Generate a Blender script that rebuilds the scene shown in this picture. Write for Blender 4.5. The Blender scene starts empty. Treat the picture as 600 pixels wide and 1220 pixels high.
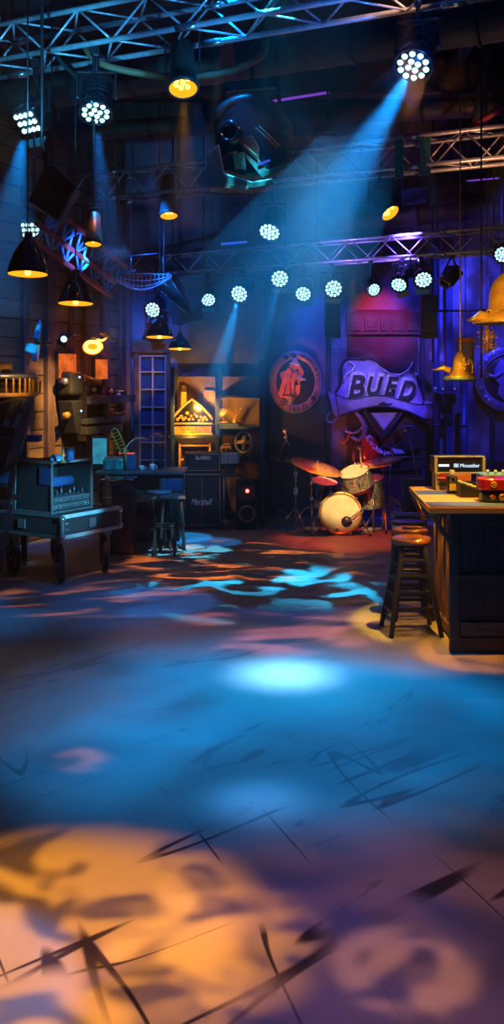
import bpy, bmesh, math, random
from mathutils import Vector, Matrix, Euler
random.seed(7)
PI = math.pi
F = 1200.0          # focal length in pixels of the 600x1220 frame
HZ = 446.0          # row of the horizon
CH = 2.0            # camera height
sc = bpy.context.scene
C = sc.collection

# ---------------------------------------------------------------- helpers
def P(px, py, Y):
    return Vector(((px - 300) / F * Y, Y, CH - (py - HZ) / F * Y))
def FL(px, py, z=0.0):
    Y = (CH - z) * F / (py - HZ)
    return Vector(((px - 300) / F * Y, Y, z))
def T(x, y, z): return Matrix.Translation((x, y, z))
def R(a, ax): return Matrix.Rotation(a, 4, ax)
def aim(loc, d, up=(0, 0, 1)):
    """frame whose local +Z looks along d"""
    z = Vector(d).normalized()
    x = Vector(up).cross(z)
    if x.length < 1e-4: x = Vector((1, 0, 0))
    x.normalize(); y = z.cross(x)
    M = Matrix((x, y, z)).transposed().to_4x4()
    M.translation = Vector(loc)
    return M

class MB:
    def __init__(s): s.bm = bmesh.new()
    def _add(s, vs, fs, M=None, smooth=False):
        vv = [s.bm.verts.new((M @ Vector(v)) if M is not None else Vector(v)) for v in vs]
        for f in fs:
            try:
                fc = s.bm.faces.new([vv[i] for i in f]); fc.smooth = smooth
            except ValueError: pass
        return s
    def box(s, c, d, M=None, rot=None):
        x, y, z = d[0]/2, d[1]/2, d[2]/2
        vs = [Vector((a, b, e)) for a in (-x, x) for b in (-y, y) for e in (-z, z)]
        if rot is not None:
            q = Euler(rot).to_matrix(); vs = [q @ v for v in vs]
        vs = [v + Vector(c) for v in vs]
        return s._add(vs, [(0,1,3,2),(4,6,7,5),(0,4,5,1),(2,3,7,6),(0,2,6,4),(1,5,7,3)], M)
    def bar(s, a, b, w, h=None, M=None):
        a, b = Vector(a), Vector(b); h = h or w
        m = aim((a+b)/2, b-a, (0, 1, 0.001))
        if M is not None: m = M @ m
        return s.box((0,0,0), (w, h, (b-a).length), m)
    def cyl(s, a, b, r0, r1=None, seg=12, M=None):
        a, b = Vector(a), Vector(b); r1 = r0 if r1 is None else r1
        m = aim(a, b-a); L = (b-a).length
        return s.lathe([(0,0),(r0,0),(r1,L),(0,L)], (M @ m) if M is not None else m, seg)
    def lathe(s, prof, M=None, seg=24, sx=1, sy=1):
        vs, fs, rings = [], [], []
        for r, z in prof:
            if r < 1e-6:
                rings.append([len(vs)]); vs.append((0,0,z))
            else:
                k = len(vs); rings.append(list(range(k, k+seg)))
                vs += [(r*sx*math.cos(2*PI*i/seg), r*sy*math.sin(2*PI*i/seg), z) for i in range(seg)]
        for a, b in zip(rings, rings[1:]):
            if len(a) == 1 and len(b) == 1: continue
            for i in range(seg):
                j = (i+1) % seg
                if len(a) == 1: fs.append((a[0], b[i], b[j]))
                elif len(b) == 1: fs.append((a[i], a[j], b[0]))
                else: fs.append((a[i], a[j], b[j], b[i]))
        return s._add(vs, fs, M, True)
    def tube(s, pts, r, seg=8, M=None, closed=False):
        pts = [Vector(p) for p in pts]
        n = len(pts); vs, fs = [], []
        t0 = (pts[1]-pts[0]).normalized()
        nn = t0.orthogonal().normalized()
        for i, p in enumerate(pts):
            t = (pts[min(i+1,n-1)] - pts[max(i-1,0)]).normalized()
            nn = (nn - t*nn.dot(t)); nn = nn.normalized() if nn.length > 1e-5 else t.orthogonal().normalized()
            bb = t.cross(nn)
            rr = r[i] if isinstance(r, (list, tuple)) else r
            vs += [p + (nn*math.cos(2*PI*k/seg) + bb*math.sin(2*PI*k/seg))*rr for k in range(seg)]
        for i in range(n-1):
            for k in range(seg):
                j = (k+1) % seg
                fs.append((i*seg+k, i*seg+j, (i+1)*seg+j, (i+1)*seg+k))
        if not closed:
            fs.append(tuple(range(seg))[::-1]); fs.append(tuple(range((n-1)*seg, n*seg)))
        return s._add(vs, fs, M, True)
    def torus(s, R_, r, M=None, seg=32, sec=8, sx=1, sy=1):
        vs, fs = [], []
        for i in range(seg):
            a = 2*PI*i/seg
            for k in range(sec):
                b = 2*PI*k/sec; q = R_ + r*math.cos(b)
                vs.append((q*sx*math.cos(a), q*sy*math.sin(a), r*math.sin(b)))
        for i in range(seg):
            for k in range(sec):
                fs.append((i*sec+k, ((i+1)%seg)*sec+k, ((i+1)%seg)*sec+(k+1)%sec, i*sec+(k+1)%sec))
        return s._add(vs, fs, M, True)
    def sph(s, c, r, M=None, seg=14, d=(1,1,1)):
        n = max(4, seg//2)
        prof = [(r*math.sin(PI*i/n), -r*math.cos(PI*i/n)) for i in range(n+1)]
        prof[0] = (0, -r); prof[-1] = (0, r)
        m = T(*c) @ Matrix.Diagonal((d[0], d[1], d[2], 1))
        return s.lathe(prof, (M @ m) if M is not None else m, seg)
    def prism(s, pts, d, M=None):
        n = len(pts)
        vs = [(p[0], p[1], 0) for p in pts] + [(p[0], p[1], d) for p in pts]
        fs = [tuple(range(n))[::-1], tuple(range(n, 2*n))] + [(i, (i+1)%n, n+(i+1)%n, n+i) for i in range(n)]
        return s._add(vs, fs, M)
    def pxprism(s, pts, Y, d):
        """an outline measured at distance Y, given depth d towards the room"""
        n = len(pts)
        a = [P(p[0], p[1], Y) for p in pts]
        vs = a + [v + Vector((0, -d, 0)) for v in a]
        fs = [tuple(range(n)), tuple(range(n, 2*n))[::-1]] + [(i, n+i, n+(i+1)%n, (i+1)%n) for i in range(n)]
        return s._add(vs, fs)
    def text(s, txt, size, M, ext=0.004, shear=0.0, bold=0.0, width=None):
        cu = bpy.data.curves.new('tmp', 'FONT'); cu.body = txt; cu.size = size; cu.extrude = ext
        cu.shear = shear; cu.offset = bold; cu.align_x = 'CENTER'; cu.align_y = 'CENTER'; cu.resolution_u = 4
        o = bpy.data.objects.new('tmp', cu); C.objects.link(o)
        bpy.context.view_layer.update()
        me = bpy.data.meshes.new_from_object(o.evaluated_get(bpy.context.evaluated_depsgraph_get()))
        if width and len(me.vertices):
            xs = [v.co.x for v in me.vertices]; k = width/(max(xs)-min(xs))
            for v in me.vertices: v.co.x *= k
        me.transform(M); s.bm.from_mesh(me)
        bpy.data.objects.remove(o); bpy.data.curves.remove(cu); bpy.data.meshes.remove(me)
        return s

TOWARDS = Matrix(((1,0,0,0),(0,0,-1,0),(0,1,0,0),(0,0,0,1)))   # local XY upright, local +Z towards the camera side

SPLIT = {'corner_bracket','latch','trim_strip','drum_head','side_rail','back_post','wheel_','joint_ring','coupler','hanger','hanging_wire','scroll','end_cap','foot','block','tension_lug','corner_guard','knob','clip',
         'corner','top_knob','corner_fitting','bulb_','tuning_peg','lamp_shade','bracket','side_window','painted_light_band','piping','screw'}
def islands(bm):
    bm.verts.ensure_lookup_table(); bm.verts.index_update()
    seen = [False]*len(bm.verts); out = []
    for v in bm.verts:
        if seen[v.index]: continue
        st, comp = [v], []; seen[v.index] = True
        while st:
            q = st.pop(); comp.append(q)
            for e in q.link_edges:
                w = e.other_vert(q)
                if not seen[w.index]: seen[w.index] = True; st.append(w)
        out.append(comp)
    return out
def build(name, mb, m, parent=None, bevel=0.0, seg=2, label=None, kind=None, autosmooth=False, whole=False):
    me = bpy.data.meshes.new(name)
    bm = mb.bm
    if name in SPLIT and parent is not None and not whole:
        isl = islands(bm)
        if 1 < len(isl) <= 60:
            o = None
            for comp in isl:
                one = MB(); mp_ = {v: one.bm.verts.new(v.co) for v in comp}
                for f in {f for v in comp for f in v.link_faces}:
                    nf = one.bm.faces.new([mp_[v] for v in f.verts]); nf.smooth = f.smooth
                o = build(name, one, m, parent, bevel, seg, label, kind, whole=True)
            return o
    bmesh.ops.recalc_face_normals(bm, faces=bm.faces)
    if parent is not None:
        bm.transform(parent_matrix(parent).inverted())
    bm.to_mesh(me); bm.free()
    me.materials.append(m)
    o = bpy.data.objects.new(name, me); C.objects.link(o)
    if parent is not None: o.parent = parent
    if bevel:
        b = o.modifiers.new('bevel', 'BEVEL'); b.width = bevel; b.segments = seg; b.limit_method = 'ANGLE'; b.angle_limit = 0.6
    if label: o['label'] = label
    if kind: o['kind'] = kind
    return o
_pm = {}
def parent_matrix(o):
    M = Matrix.Translation(o.location) @ o.rotation_euler.to_matrix().to_4x4()
    return (parent_matrix(o.parent) @ M) if o.parent else M
def thing(name, label, cat, loc, rz=0.0, group=None):
    o = bpy.data.objects.new(name, None); C.objects.link(o)
    o.empty_display_size = 0.1
    o.location = loc; o.rotation_euler = (0, 0, rz); o['label'] = label; o['category'] = cat
    if group: o['group'] = group
    return o
def tag(o, label, cat, group=None, kind=None):
    o['label'] = label; o['category'] = cat
    if group: o['group'] = group
    if kind: o['kind'] = kind
    return o
def struct(name, mb, m, bevel=0.0, label=None):
    o = build(name, mb, m, None, bevel); o['kind'] = 'structure'
    if label: o['label'] = label
    return o
def M_of(o): return parent_matrix(o)

# ---------------------------------------------------------------- materials
def nodes(name):
    m = bpy.data.materials.new(name); m.use_nodes = True
    nt = m.node_tree; nt.nodes.clear()
    out = nt.nodes.new('ShaderNodeOutputMaterial')
    return m, nt, out
def mat(name, col, rough=0.5, metal=0.0, var=0.25, scale=8.0, bump=0.0, col2=None, coat=0.0, stretch=(1,1,1), spec=0.5):
    m, nt, out = nodes(name); N, L = nt.nodes.new, nt.links.new
    b = N('ShaderNodeBsdfPrincipled'); L(b.outputs[0], out.inputs[0])
    tc = N('ShaderNodeTexCoord'); mp = N('ShaderNodeMapping'); mp.inputs['Scale'].default_value = stretch
    L(tc.outputs['Object'], mp.inputs[0])
    no = N('ShaderNodeTexNoise'); no.inputs['Scale'].default_value = scale; no.inputs['Detail'].default_value = 4
    L(mp.outputs[0], no.inputs[0])
    mx = N('ShaderNodeMix'); mx.data_type = 'RGBA'
    c2 = col2 or tuple(c*(1-var) for c in col)
    mx.inputs[6].default_value = (*col, 1); mx.inputs[7].default_value = (*c2, 1)
    rp = N('ShaderNodeValToRGB'); rp.color_ramp.elements[0].position = .35; rp.color_ramp.elements[1].position = .65
    L(no.outputs['Fac'], rp.inputs[0]); L(rp.outputs[0], mx.inputs[0]); L(mx.outputs[2], b.inputs['Base Color'])
    b.inputs['Metallic'].default_value = metal
    ml = N('ShaderNodeMapRange'); ml.inputs[3].default_value = max(0.02, rough-.08); ml.inputs[4].default_value = min(1, rough+.1)
    L(no.outputs['Fac'], ml.inputs[0]); L(ml.outputs[0], b.inputs['Roughness'])
    b.inputs['Coat Weight'].default_value = coat
    b.inputs['Specular IOR Level'].default_value = spec
    if bump:
        bp = N('ShaderNodeBump'); bp.inputs['Strength'].default_value = bump; bp.inputs['Distance'].default_value = 0.01
        L(no.outputs['Fac'], bp.inputs['Height']); L(bp.outputs[0], b.inputs['Normal'])
    return m
def emit(name, col, s, sample=False, var=0.0):
    m, nt, out = nodes(name); N, L = nt.nodes.new, nt.links.new
    e = N('ShaderNodeEmission'); e.inputs[0].default_value = (*col, 1); e.inputs[1].default_value = s
    if var:
        tc = N('ShaderNodeTexCoord'); no = N('ShaderNodeTexNoise'); no.inputs['Scale'].default_value = 9
        L(tc.outputs['Object'], no.inputs[0])
        mr = N('ShaderNodeMapRange'); mr.inputs[3].default_value = s*(1-var); mr.inputs[4].default_value = s*(1+var)
        L(no.outputs['Fac'], mr.inputs[0]); L(mr.outputs[0], e.inputs[1])
    L(e.outputs[0], out.inputs[0])
    if not sample: m.cycles.emission_sampling = 'NONE'
    return m

def m_floor():
    m, nt, out = nodes('polished_concrete'); N, L = nt.nodes.new, nt.links.new
    b = N('ShaderNodeBsdfPrincipled'); L(b.outputs[0], out.inputs[0])
    tc = N('ShaderNodeTexCoord')
    def noise(scale, detail=4, rough=.55, dist=0.0, vec=None):
        n = N('ShaderNodeTexNoise'); n.inputs['Scale'].default_value = scale; n.inputs['Detail'].default_value = detail
        n.inputs['Roughness'].default_value = rough; n.inputs['Distortion'].default_value = dist
        L(vec or tc.outputs['Object'], n.inputs[0]); return n
    def ramp(src, stops):
        r = N('ShaderNodeValToRGB'); L(src, r.inputs[0])
        e = r.color_ramp.elements
        e[0].position, e[0].color = stops[0][0], (*stops[0][1], 1)
        e[1].position, e[1].color = stops[-1][0], (*stops[-1][1], 1)
        for p, c in stops[1:-1]:
            q = e.new(p); q.color = (*c, 1)
        return r
    big = noise(.7, 5, .6, .6)
    base = ramp(big.outputs['Fac'], [(.3, (.34,.33,.34)), (.5, (.40,.39,.39)), (.68, (.47,.46,.45))])
    # worn varnish patches with ragged edges
    mp = N('ShaderNodeMapping'); mp.vector_type = 'TEXTURE'; mp.inputs['Rotation'].default_value = (0,0,.9); mp.inputs['Scale'].default_value = (1.8, .55, 1)
    L(tc.outputs['Object'], mp.inputs[0])
    wn = noise(1.3, 9, .62, .9, mp.outputs[0])
    wr = ramp(wn.outputs['Fac'], [(.60, (0,0,0)), (.635, (1,1,1))])
    mx = N('ShaderNodeMix'); mx.data_type = 'RGBA'; mx.inputs[7].default_value = (.13,.12,.16,1)
    ml = N('ShaderNodeMath'); ml.operation = 'MULTIPLY'; ml.inputs[1].default_value = .45
    L(wr.outputs[0], ml.inputs[0]); L(ml.outputs[0], mx.inputs[0]); L(base.outputs[0], mx.inputs[6])
    # long dragged scratches: zero crossings of stretched noise
    def scratch(rot, sc_, s, w):
        q = N('ShaderNodeMapping'); q.vector_type = 'TEXTURE'; q.inputs['Rotation'].default_value = (0,0,rot); q.inputs['Scale'].default_value = sc_
        L(tc.outputs['Object'], q.inputs[0])
        n = noise(s, 2, .4, .0, q.outputs[0])
        a = N('ShaderNodeMath'); a.operation = 'SUBTRACT'; a.inputs[1].default_value = .5; L(n.outputs['Fac'], a.inputs[0])
        c = N('ShaderNodeMath'); c.operation = 'ABSOLUTE'; L(a.outputs[0], c.inputs[0])
        d = N('ShaderNodeMapRange'); d.inputs[1].default_value = w; d.inputs[2].default_value = w*2.2
        d.inputs[3].default_value = 1; d.inputs[4].default_value = 0; L(c.outputs[0], d.inputs[0])
        k = noise(1.1, 2); g = ramp(k.outputs['Fac'], [(.45, (0,0,0)), (.55, (1,1,1))])
        e = N('ShaderNodeMath'); e.operation = 'MULTIPLY'; L(d.outputs[0], e.inputs[0]); L(g.outputs[0], e.inputs[1])
        return e
    s1 = scratch(.72, (7, .6, 1), 1.2, .0030); s2 = scratch(1.95, (6, .7, 1), 1.1, .0024)
    mxs = N('ShaderNodeMath'); mxs.operation = 'MAXIMUM'; L(s1.outputs[0], mxs.inputs[0]); L(s2.outputs[0], mxs.inputs[1])
    m2 = N('ShaderNodeMix'); m2.data_type = 'RGBA'; m2.inputs[7].default_value = (.035,.03,.05,1)
    sy = N('ShaderNodeSeparateXYZ'); L(tc.outputs['Object'], sy.inputs[0])
    wy = N('ShaderNodeMapRange'); wy.inputs[1].default_value = 5.6; wy.inputs[2].default_value = 4.3; wy.inputs[3].default_value = .10; wy.inputs[4].default_value = 1
    L(sy.outputs[1], wy.inputs[0])
    m3 = N('ShaderNodeMath'); m3.operation = 'MULTIPLY'; L(wy.outputs[0], m3.inputs[1])
    L(mxs.outputs[0], m3.inputs[0]); L(m3.outputs[0], m2.inputs[0]); L(mx.outputs[2], m2.inputs[6])
    L(m2.outputs[2], b.inputs['Base Color'])
    # roughness
    rn = noise(2.2, 6, .6, .4); rr = N('ShaderNodeMapRange'); rr.inputs[1].default_value=.3; rr.inputs[2].default_value=.7
    rr.inputs[3].default_value = .34; rr.inputs[4].default_value = .6
    L(rn.outputs['Fac'], rr.inputs[0]); L(rr.outputs[0], b.inputs['Roughness'])
    b.inputs['Specular IOR Level'].default_value = .22
    bp = N('ShaderNodeBump'); bp.inputs['Strength'].default_value = .25; bp.inputs['Distance'].default_value = .01
    fn = noise(3.0, 6, .6, .3); L(fn.outputs['Fac'], bp.inputs['Height']); L(bp.outputs[0], b.inputs['Normal'])
    return m
def m_plank(name, col, col2, axis='Z', width=.22, rot=0.0, rough=.6):
    """boards running sideways (axis Z: stacked in height) with dark joints and grain"""
    m, nt, out = nodes(name); N, L = nt.nodes.new, nt.links.new
    b = N('ShaderNodeBsdfPrincipled'); L(b.outputs[0], out.inputs[0])
    tc = N('ShaderNodeTexCoord'); sp = N('ShaderNodeSeparateXYZ'); L(tc.outputs['Object'], sp.inputs[0])
    d = N('ShaderNodeMath'); d.operation = 'DIVIDE'; d.inputs[1].default_value = width; L(sp.outputs[axis], d.inputs[0])
    fr = N('ShaderNodeMath'); fr.operation = 'FRACT'; L(d.outputs[0], fr.inputs[0])
    fl = N('ShaderNodeMath'); fl.operation = 'FLOOR'; L(d.outputs[0], fl.inputs[0])
    wn = N('ShaderNodeTexWhiteNoise'); wn.noise_dimensions = '1D'; L(fl.outputs[0], wn.inputs['W'])
    mp = N('ShaderNodeMapping'); mp.inputs['Scale'].default_value = (1,1,9) if axis == 'Z' else (9,9,1)
    L(tc.outputs['Object'], mp.inputs[0])
    no = N('ShaderNodeTexNoise'); no.inputs['Scale'].default_value = 3; no.inputs['Detail'].default_value = 6; L(mp.outputs[0], no.inputs[0])
    ad = N('ShaderNodeMath'); ad.operation = 'ADD'; L(no.outputs['Fac'], ad.inputs[0])
    k = N('ShaderNodeMath'); k.operation = 'MULTIPLY_ADD'; k.inputs[1].default_value = .5; k.inputs[2].default_value = -.25
    L(wn.outputs['Value'], k.inputs[0]); L(k.outputs[0], ad.inputs[1])
    mx = N('ShaderNodeMix'); mx.data_type = 'RGBA'; mx.inputs[6].default_value = (*col,1); mx.inputs[7].default_value = (*col2,1)
    L(ad.outputs[0], mx.inputs[0])
    lt = N('ShaderNodeMath'); lt.operation = 'LESS_THAN'; lt.inputs[1].default_value = .07; L(fr.outputs[0], lt.inputs[0])
    m2 = N('ShaderNodeMix'); m2.data_type = 'RGBA'; m2.inputs[7].default_value = (.01,.008,.006,1)
    L(lt.outputs[0], m2.inputs[0]); L(mx.outputs[2], m2.inputs[6]); L(m2.outputs[2], b.inputs['Base Color'])
    b.inputs['Roughness'].default_value = rough
    bp = N('ShaderNodeBump'); bp.inputs['Strength'].default_value = .5; bp.inputs['Distance'].default_value = .015
    sb = N('ShaderNodeMath'); sb.operation = 'SUBTRACT'; L(no.outputs['Fac'], sb.inputs[0]); L(lt.outputs[0], sb.inputs[1])
    L(sb.outputs[0], bp.inputs['Height']); L(bp.outputs[0], b.inputs['Normal'])
    return m

Mt = {}
Mt['floor'] = m_floor()
Mt['ceil'] = mat('ceiling_black', (.035,.03,.035), .8)
Mt['wall'] = mat('wall_painted_steel', (.28,.26,.32), .42, 0, col2=(.07,.06,.10), scale=1.6, bump=.5)
Mt['wall_dark'] = mat('wall_dark', (.05,.05,.06), .7)
Mt['wall_red'] = mat('wall_rust_panel', (.13,.035,.03), .5, 0, col2=(.05,.02,.02), scale=3, bump=.5)
Mt['wall_brown'] = mat('wall_brown_board', (.13,.075,.05), .55, 0, col2=(.07,.04,.03), scale=2.5, bump=.3, stretch=(1,1,.3))
Mt['plank'] = m_plank('plank_wall', (.40,.22,.09), (.10,.05,.025))
Mt['post'] = mat('timber_post', (.22,.12,.08), .6, col2=(.10,.05,.04), scale=6, bump=.4, stretch=(3,3,.5))
Mt['truss'] = mat('aluminium_truss', (.72,.73,.77), .32, .45, scale=14)
Mt['black'] = mat('black_metal', (.022,.022,.026), .38, .2)
Mt['gloss'] = mat('gloss_black', (.012,.013,.018), .15, 0, coat=.5)
Mt['rubber'] = mat('black_rubber', (.02,.02,.02), .75)
Mt['tolex'] = mat('black_tolex', (.025,.024,.03), .7, scale=60, bump=.4)
Mt['grille'] = mat('speaker_grille', (.03,.03,.038), .8, scale=90, bump=.6)
Mt['gold'] = mat('brass', (.88,.52,.10), .28, .45, scale=10, col2=(.55,.28,.05), bump=.2)
Mt['goldtrim'] = mat('pale_piping', (.5,.42,.3), .5)
Mt['chrome'] = mat('chrome', (.7,.7,.74), .18, .9, scale=10)
Mt['steel'] = mat('dull_steel', (.35,.36,.4), .35, .7)
Mt['wood_dark'] = mat('dark_wood', (.06,.04,.032), .45, col2=(.03,.02,.018), scale=5, stretch=(4,4,.6), bump=.2)
Mt['wood_seat'] = mat('varnished_seat', (.20,.075,.03), .22, col2=(.17,.06,.025), scale=4, stretch=(1,5,1), coat=.5)
Mt['wood_gold'] = mat('honey_wood', (.62,.34,.10), .4, col2=(.35,.16,.05), scale=6, bump=.4)
Mt['wood_mid'] = mat('brown_wood', (.22,.12,.06), .5, col2=(.11,.06,.03), scale=5, bump=.2)
Mt['slate_seat'] = mat('slate_seat', (.16,.20,.28), .3)
Mt['barpanel'] = m_plank('bar_boards', (.060,.056,.060), (.028,.025,.028), 'X', .105, rough=.5)
Mt['barframe'] = mat('bar_frame_black', (.05,.048,.052), .5, scale=9, stretch=(3,3,.6), bump=.5)
Mt['blue'] = mat('blue_paint', (.05,.13,.36), .4)
Mt['blue_lt'] = mat('light_blue_plastic', (.20,.45,.75), .3)
Mt['navy'] = mat('navy_paint', (.03,.06,.18), .4)
Mt['teal'] = mat('teal_plastic', (.05,.32,.38), .35, scale=25, var=.7)
Mt['red'] = mat('red_gloss', (.55,.02,.015), .2, coat=.6)
Mt['redpipe'] = mat('red_tube', (.75,.10,.12), .35, .1)
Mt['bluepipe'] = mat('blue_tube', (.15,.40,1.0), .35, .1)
Mt['white'] = mat('white_ceramic', (.8,.8,.78), .3)
Mt['cream'] = mat('drum_head', (.78,.70,.48), .45, col2=(.62,.54,.34), scale=5)
Mt['sparkle'] = mat('sparkle_shell', (.75,.66,.45), .25, .6, col2=(.12,.10,.12), scale=38, bump=.3)
Mt['orangewood'] = mat('orange_painted', (.75,.22,.05), .4, col2=(.5,.10,.03), scale=9, bump=.4)
Mt['purple'] = mat('sign_enamel', (.34,.28,.55), .3, .2, col2=(.22,.16,.42), scale=6, bump=.4)
Mt['purple_dk'] = mat('sign_dark', (.03,.025,.05), .3, .2)
Mt['purple_hi'] = mat('sign_edge', (.80,.76,.95), .25, .5, scale=20, bump=.4)
Mt['bronze'] = mat('dark_bronze', (.12,.07,.05), .35, .4, col2=(.05,.03,.03), bump=.5)
Mt['ringred'] = mat('ring_enamel', (.40,.20,.22), .35, .2, col2=(.26,.12,.16), scale=9, bump=.4)
Mt['duct'] = mat('brown_duct', (.085,.058,.045), .5, .2)
Mt['cable_br'] = mat('brown_cable', (.35,.16,.07), .5)
Mt['hose'] = mat('ribbed_hose', (.12,.10,.10), .35, .3)
Mt['amber_body'] = mat('fixture_brown', (.10,.07,.05), .4, .3)
Mt['glass_amber'] = mat('amber_glass', (.35,.17,.05), .12, coat=.5)
Mt['screen'] = mat('screen_off', (.01,.012,.03), .08)
Mt['led'] = emit('led_lens', (.45,.90,1.0), 2.2)
Mt['led2'] = emit('led_lens_blue', (.30,.60,1.0), 3.5)
Mt['amber'] = emit('amber_bulb', (1.0,.52,.08), 5.5, var=.4)
Mt['shade_in'] = emit('lit_shade', (1.0,.38,.012), 1.5, var=.15)
Mt['niche'] = emit('lit_niche', (1.0,.17,.03), .75, var=.9)
Mt['redlamp'] = emit('red_indicator', (1.0,.10,.08), 9)
Mt['cyan_scr'] = emit('cyan_screen', (.05,.42,.62), .55, var=.8)
Mt['violet_tube'] = emit('violet_tube', (.25,.06,.75), .7)
Mt['blue_tube'] = emit('blue_tube_lit', (.04,.10,.9), .9)
Mt['display'] = emit('display_text', (.6,.8,1.0), 1.6)
Mt['warm_tube'] = emit('warm_tube', (1,.72,.42), 2.0)
Mt['counter'] = mat('counter_top', (.85,.46,.05), .4, col2=(.75,.40,.05), scale=3)
Mt['yellow'] = mat('yellow_plastic', (.9,.62,.05), .4)

# ---------------------------------------------------------------- room
XL, XR, YB, YF, ZC = -3.75, 4.7, 14.2, -2.0, 5.7
CX = -1.78        # corner of oblique plank wall with the back wall
struct('floor', MB().box(((XL+XR)/2, (YB+YF)/2, -.1), (XR-XL+.6, YB-YF+.6, .2)), Mt['floor'])
struct('ceiling', MB().box(((XL+XR)/2, (YB+YF)/2, ZC+.1), (XR-XL+.6, YB-YF+.6, .2)), Mt['ceil'])
struct('wall_back', MB().box(((CX-.3+XR)/2, YB+.1, ZC/2), (XR-CX+.5, .2, ZC)), Mt['wall'])
struct('wall_right', MB().box((XR+.1, (YB+YF)/2, ZC/2), (.2, YB-YF, ZC)), Mt['wall_dark'])
struct('wall_front', MB().box(((XL+XR)/2, YF-.1, ZC/2), (XR-XL+.4, .2, ZC)), Mt['wall_dark'])
A = Vector((CX, YB, 0)); B = Vector((XL, 9.2, 0)); dW = (B-A).normalized(); nW = Vector((-dW.y, dW.x, 0))
if nW.x < 0: nW = -nW
def LW(px, z=0.0, off=0.0):
    """point on the oblique plank wall seen at column px, moved off into the room"""
    k = (px-300)/F
    t = (k*A.y - A.x) / (dW.x - k*dW.y)
    q = A + dW*t + nW*off
    return Vector((q.x, q.y, z))
def LWz(px, py, off=0.0):
    q = LW(px, 0, off); return Vector((q.x, q.y, CH-(py-HZ)/F*q.y))
struct('wall_left', MB().prism([(A.x, A.y), (B.x, B.y), (XL, YF), (XL-.2, YF), (XL-.2, 9.3), (A.x-.15, A.y+.2)], ZC), Mt['plank'])
# vertical timber posts on the plank wall
k = 1
for px, w, d in ((28,.12,.10), (56,.16,.14), (83,.10,.10), (101,.12,.10), (122,.16,.14), (143,.10,.1)):
    q = LW(px); m = MB().box((0,0,0), (w, d, ZC-.02), T(q.x, q.y, ZC/2) @ R(math.atan2(dW.y, dW.x), 'Z') @ T(0, 0, 0))
    struct('trim_%d' % k, m, Mt['post'], .01); k += 1
# back wall: battens, arched rust panel, lower boards, seams
for a, b, y0, y1, mm, d in ((388,394,330,632,'wall_dark',.05), (315,321,330,632,'wall_dark',.06), (500,505,400,632,'wall_dark',.06),
                         (548,556,400,632,'navy',.10), (529,537,318,632,'navy',.12), (583,588,330,632,'wall_dark',.06)):
    struct('trim_%d' % k, MB().pxprism([(a,y0),(b,y0),(b,y1-17),(a,y1-17)], YB, d), Mt[mm], .008); k += 1
arch = [(413,612)] + [(413,385),(416,374),(424,369),(485,369),(494,374),(497,385)] + [(497,612)]
struct('trim_%d' % k, MB().pxprism(arch, YB, .03), Mt['wall_red'], .01); k += 1
struct('trim_%d' % k, MB().pxprism([(322,549),(387,549),(387,612),(322,612)], YB, .04), Mt['wall_brown'], .01); k += 1
struct('trim_%d' % k, MB().pxprism([(395,556),(412,556),(412,612),(395,612)], YB, .04), Mt['wall_brown'], .01); k += 1
struct('trim_%d' % k, MB().pxprism([(498,548),(600,548),(600,612),(498,612)], YB, .035), Mt['wall_brown'], .01); k += 1
struct('trim_%d' % k, MB().pxprism([(321,470),(387,470),(387,544),(321,544)], YB, .03), Mt['wall_brown'], .01); k += 1
# dark rusty frieze over the arch with raised square blocks
fr = thing('carved_frieze', 'dark rust frieze board with raised square blocks above the lettered sign', 'frieze', P(455, 398, YB-.03))
build('board', MB().pxprism([(412,372),(500,372),(500,399),(412,399)], YB-.03, .05), Mt['wall_red'], fr, .008)
bl = MB()
for a, b in ((416,429),(434,449),(453,462),(466,480),(484,497)):
    bl.pxprism([(a,377),(b,377),(b,394),(a,394)], YB-.08, .025)
    bl.pxprism([(a+3,381),(b-3,381),(b-3,390),(a+3,390)], YB-.105, .012)
build('block', bl, Mt['wall_brown'], fr, .006)
struct('baseboard_back', MB().box(((CX+XR)/2, YB-.02, .06), (XR-CX, .12, .12)), Mt['wall_dark'], .01)

# ceiling beams and ducts
for i, (y, z, w, h) in enumerate(((5.0,5.5,.25,.4),(8.4,5.45,.2,.35),(11.6,5.4,.22,.4),(13.4,5.4,.2,.4))):
    struct('ceiling_beam' if i == 0 else 'ceiling_beam.%03d' % i, MB().box(((XL+XR)/2, y, z), (XR-XL, w, h)), Mt['duct'], .01)
for i, x in enumerate((-2.6, 0.2, 2.3)):
    struct('ceiling_beam.%03d' % (i+10), MB().box((x, 6, 5.6), (.16, 16, .2)), Mt['ceil'], .01)

def hung(name, label, cat, a, b, r, m, parts=True):
    t = thing(name, label, cat, a)
    mb = MB(); n = 26; mb.tube([a.lerp(b, i/n) for i in range(n+1)], r, 20); build('pipe', mb, m, t)
    mb = MB(); M_ = aim(a, b-a)
    L = (b-a).length
    for s in range(1, int(L/1.1)+1): mb.torus(r+.005, .018, M_ @ T(0,0,s*1.1), 24, 6)
    build('joint_ring', mb, Mt['black'], t)
    mb = MB()
    for f in (.2, .5, .8):
        p = a.lerp(b, f); mb.cyl(p + Vector((0,0,r)), (p.x, p.y, ZC), .008)
    build('hanger', mb, Mt['black'], t)
    return t
hung('ventilation_duct', 'wide brown round duct crossing the ceiling behind the nearest truss', 'duct', P(-60,128,10.6), P(680,12,8.3), .17, Mt['duct'])
hung('ventilation_duct', 'slimmer brown duct under the ceiling above the second truss', 'duct', P(-20,165,12.8), P(650,122,11.6), .12, Mt['duct'])
hung('ventilation_duct', 'brown duct hanging just above the rearmost truss at right', 'duct', P(400,262,13.6), P(680,236,12.9), .17, Mt['duct'])

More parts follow.
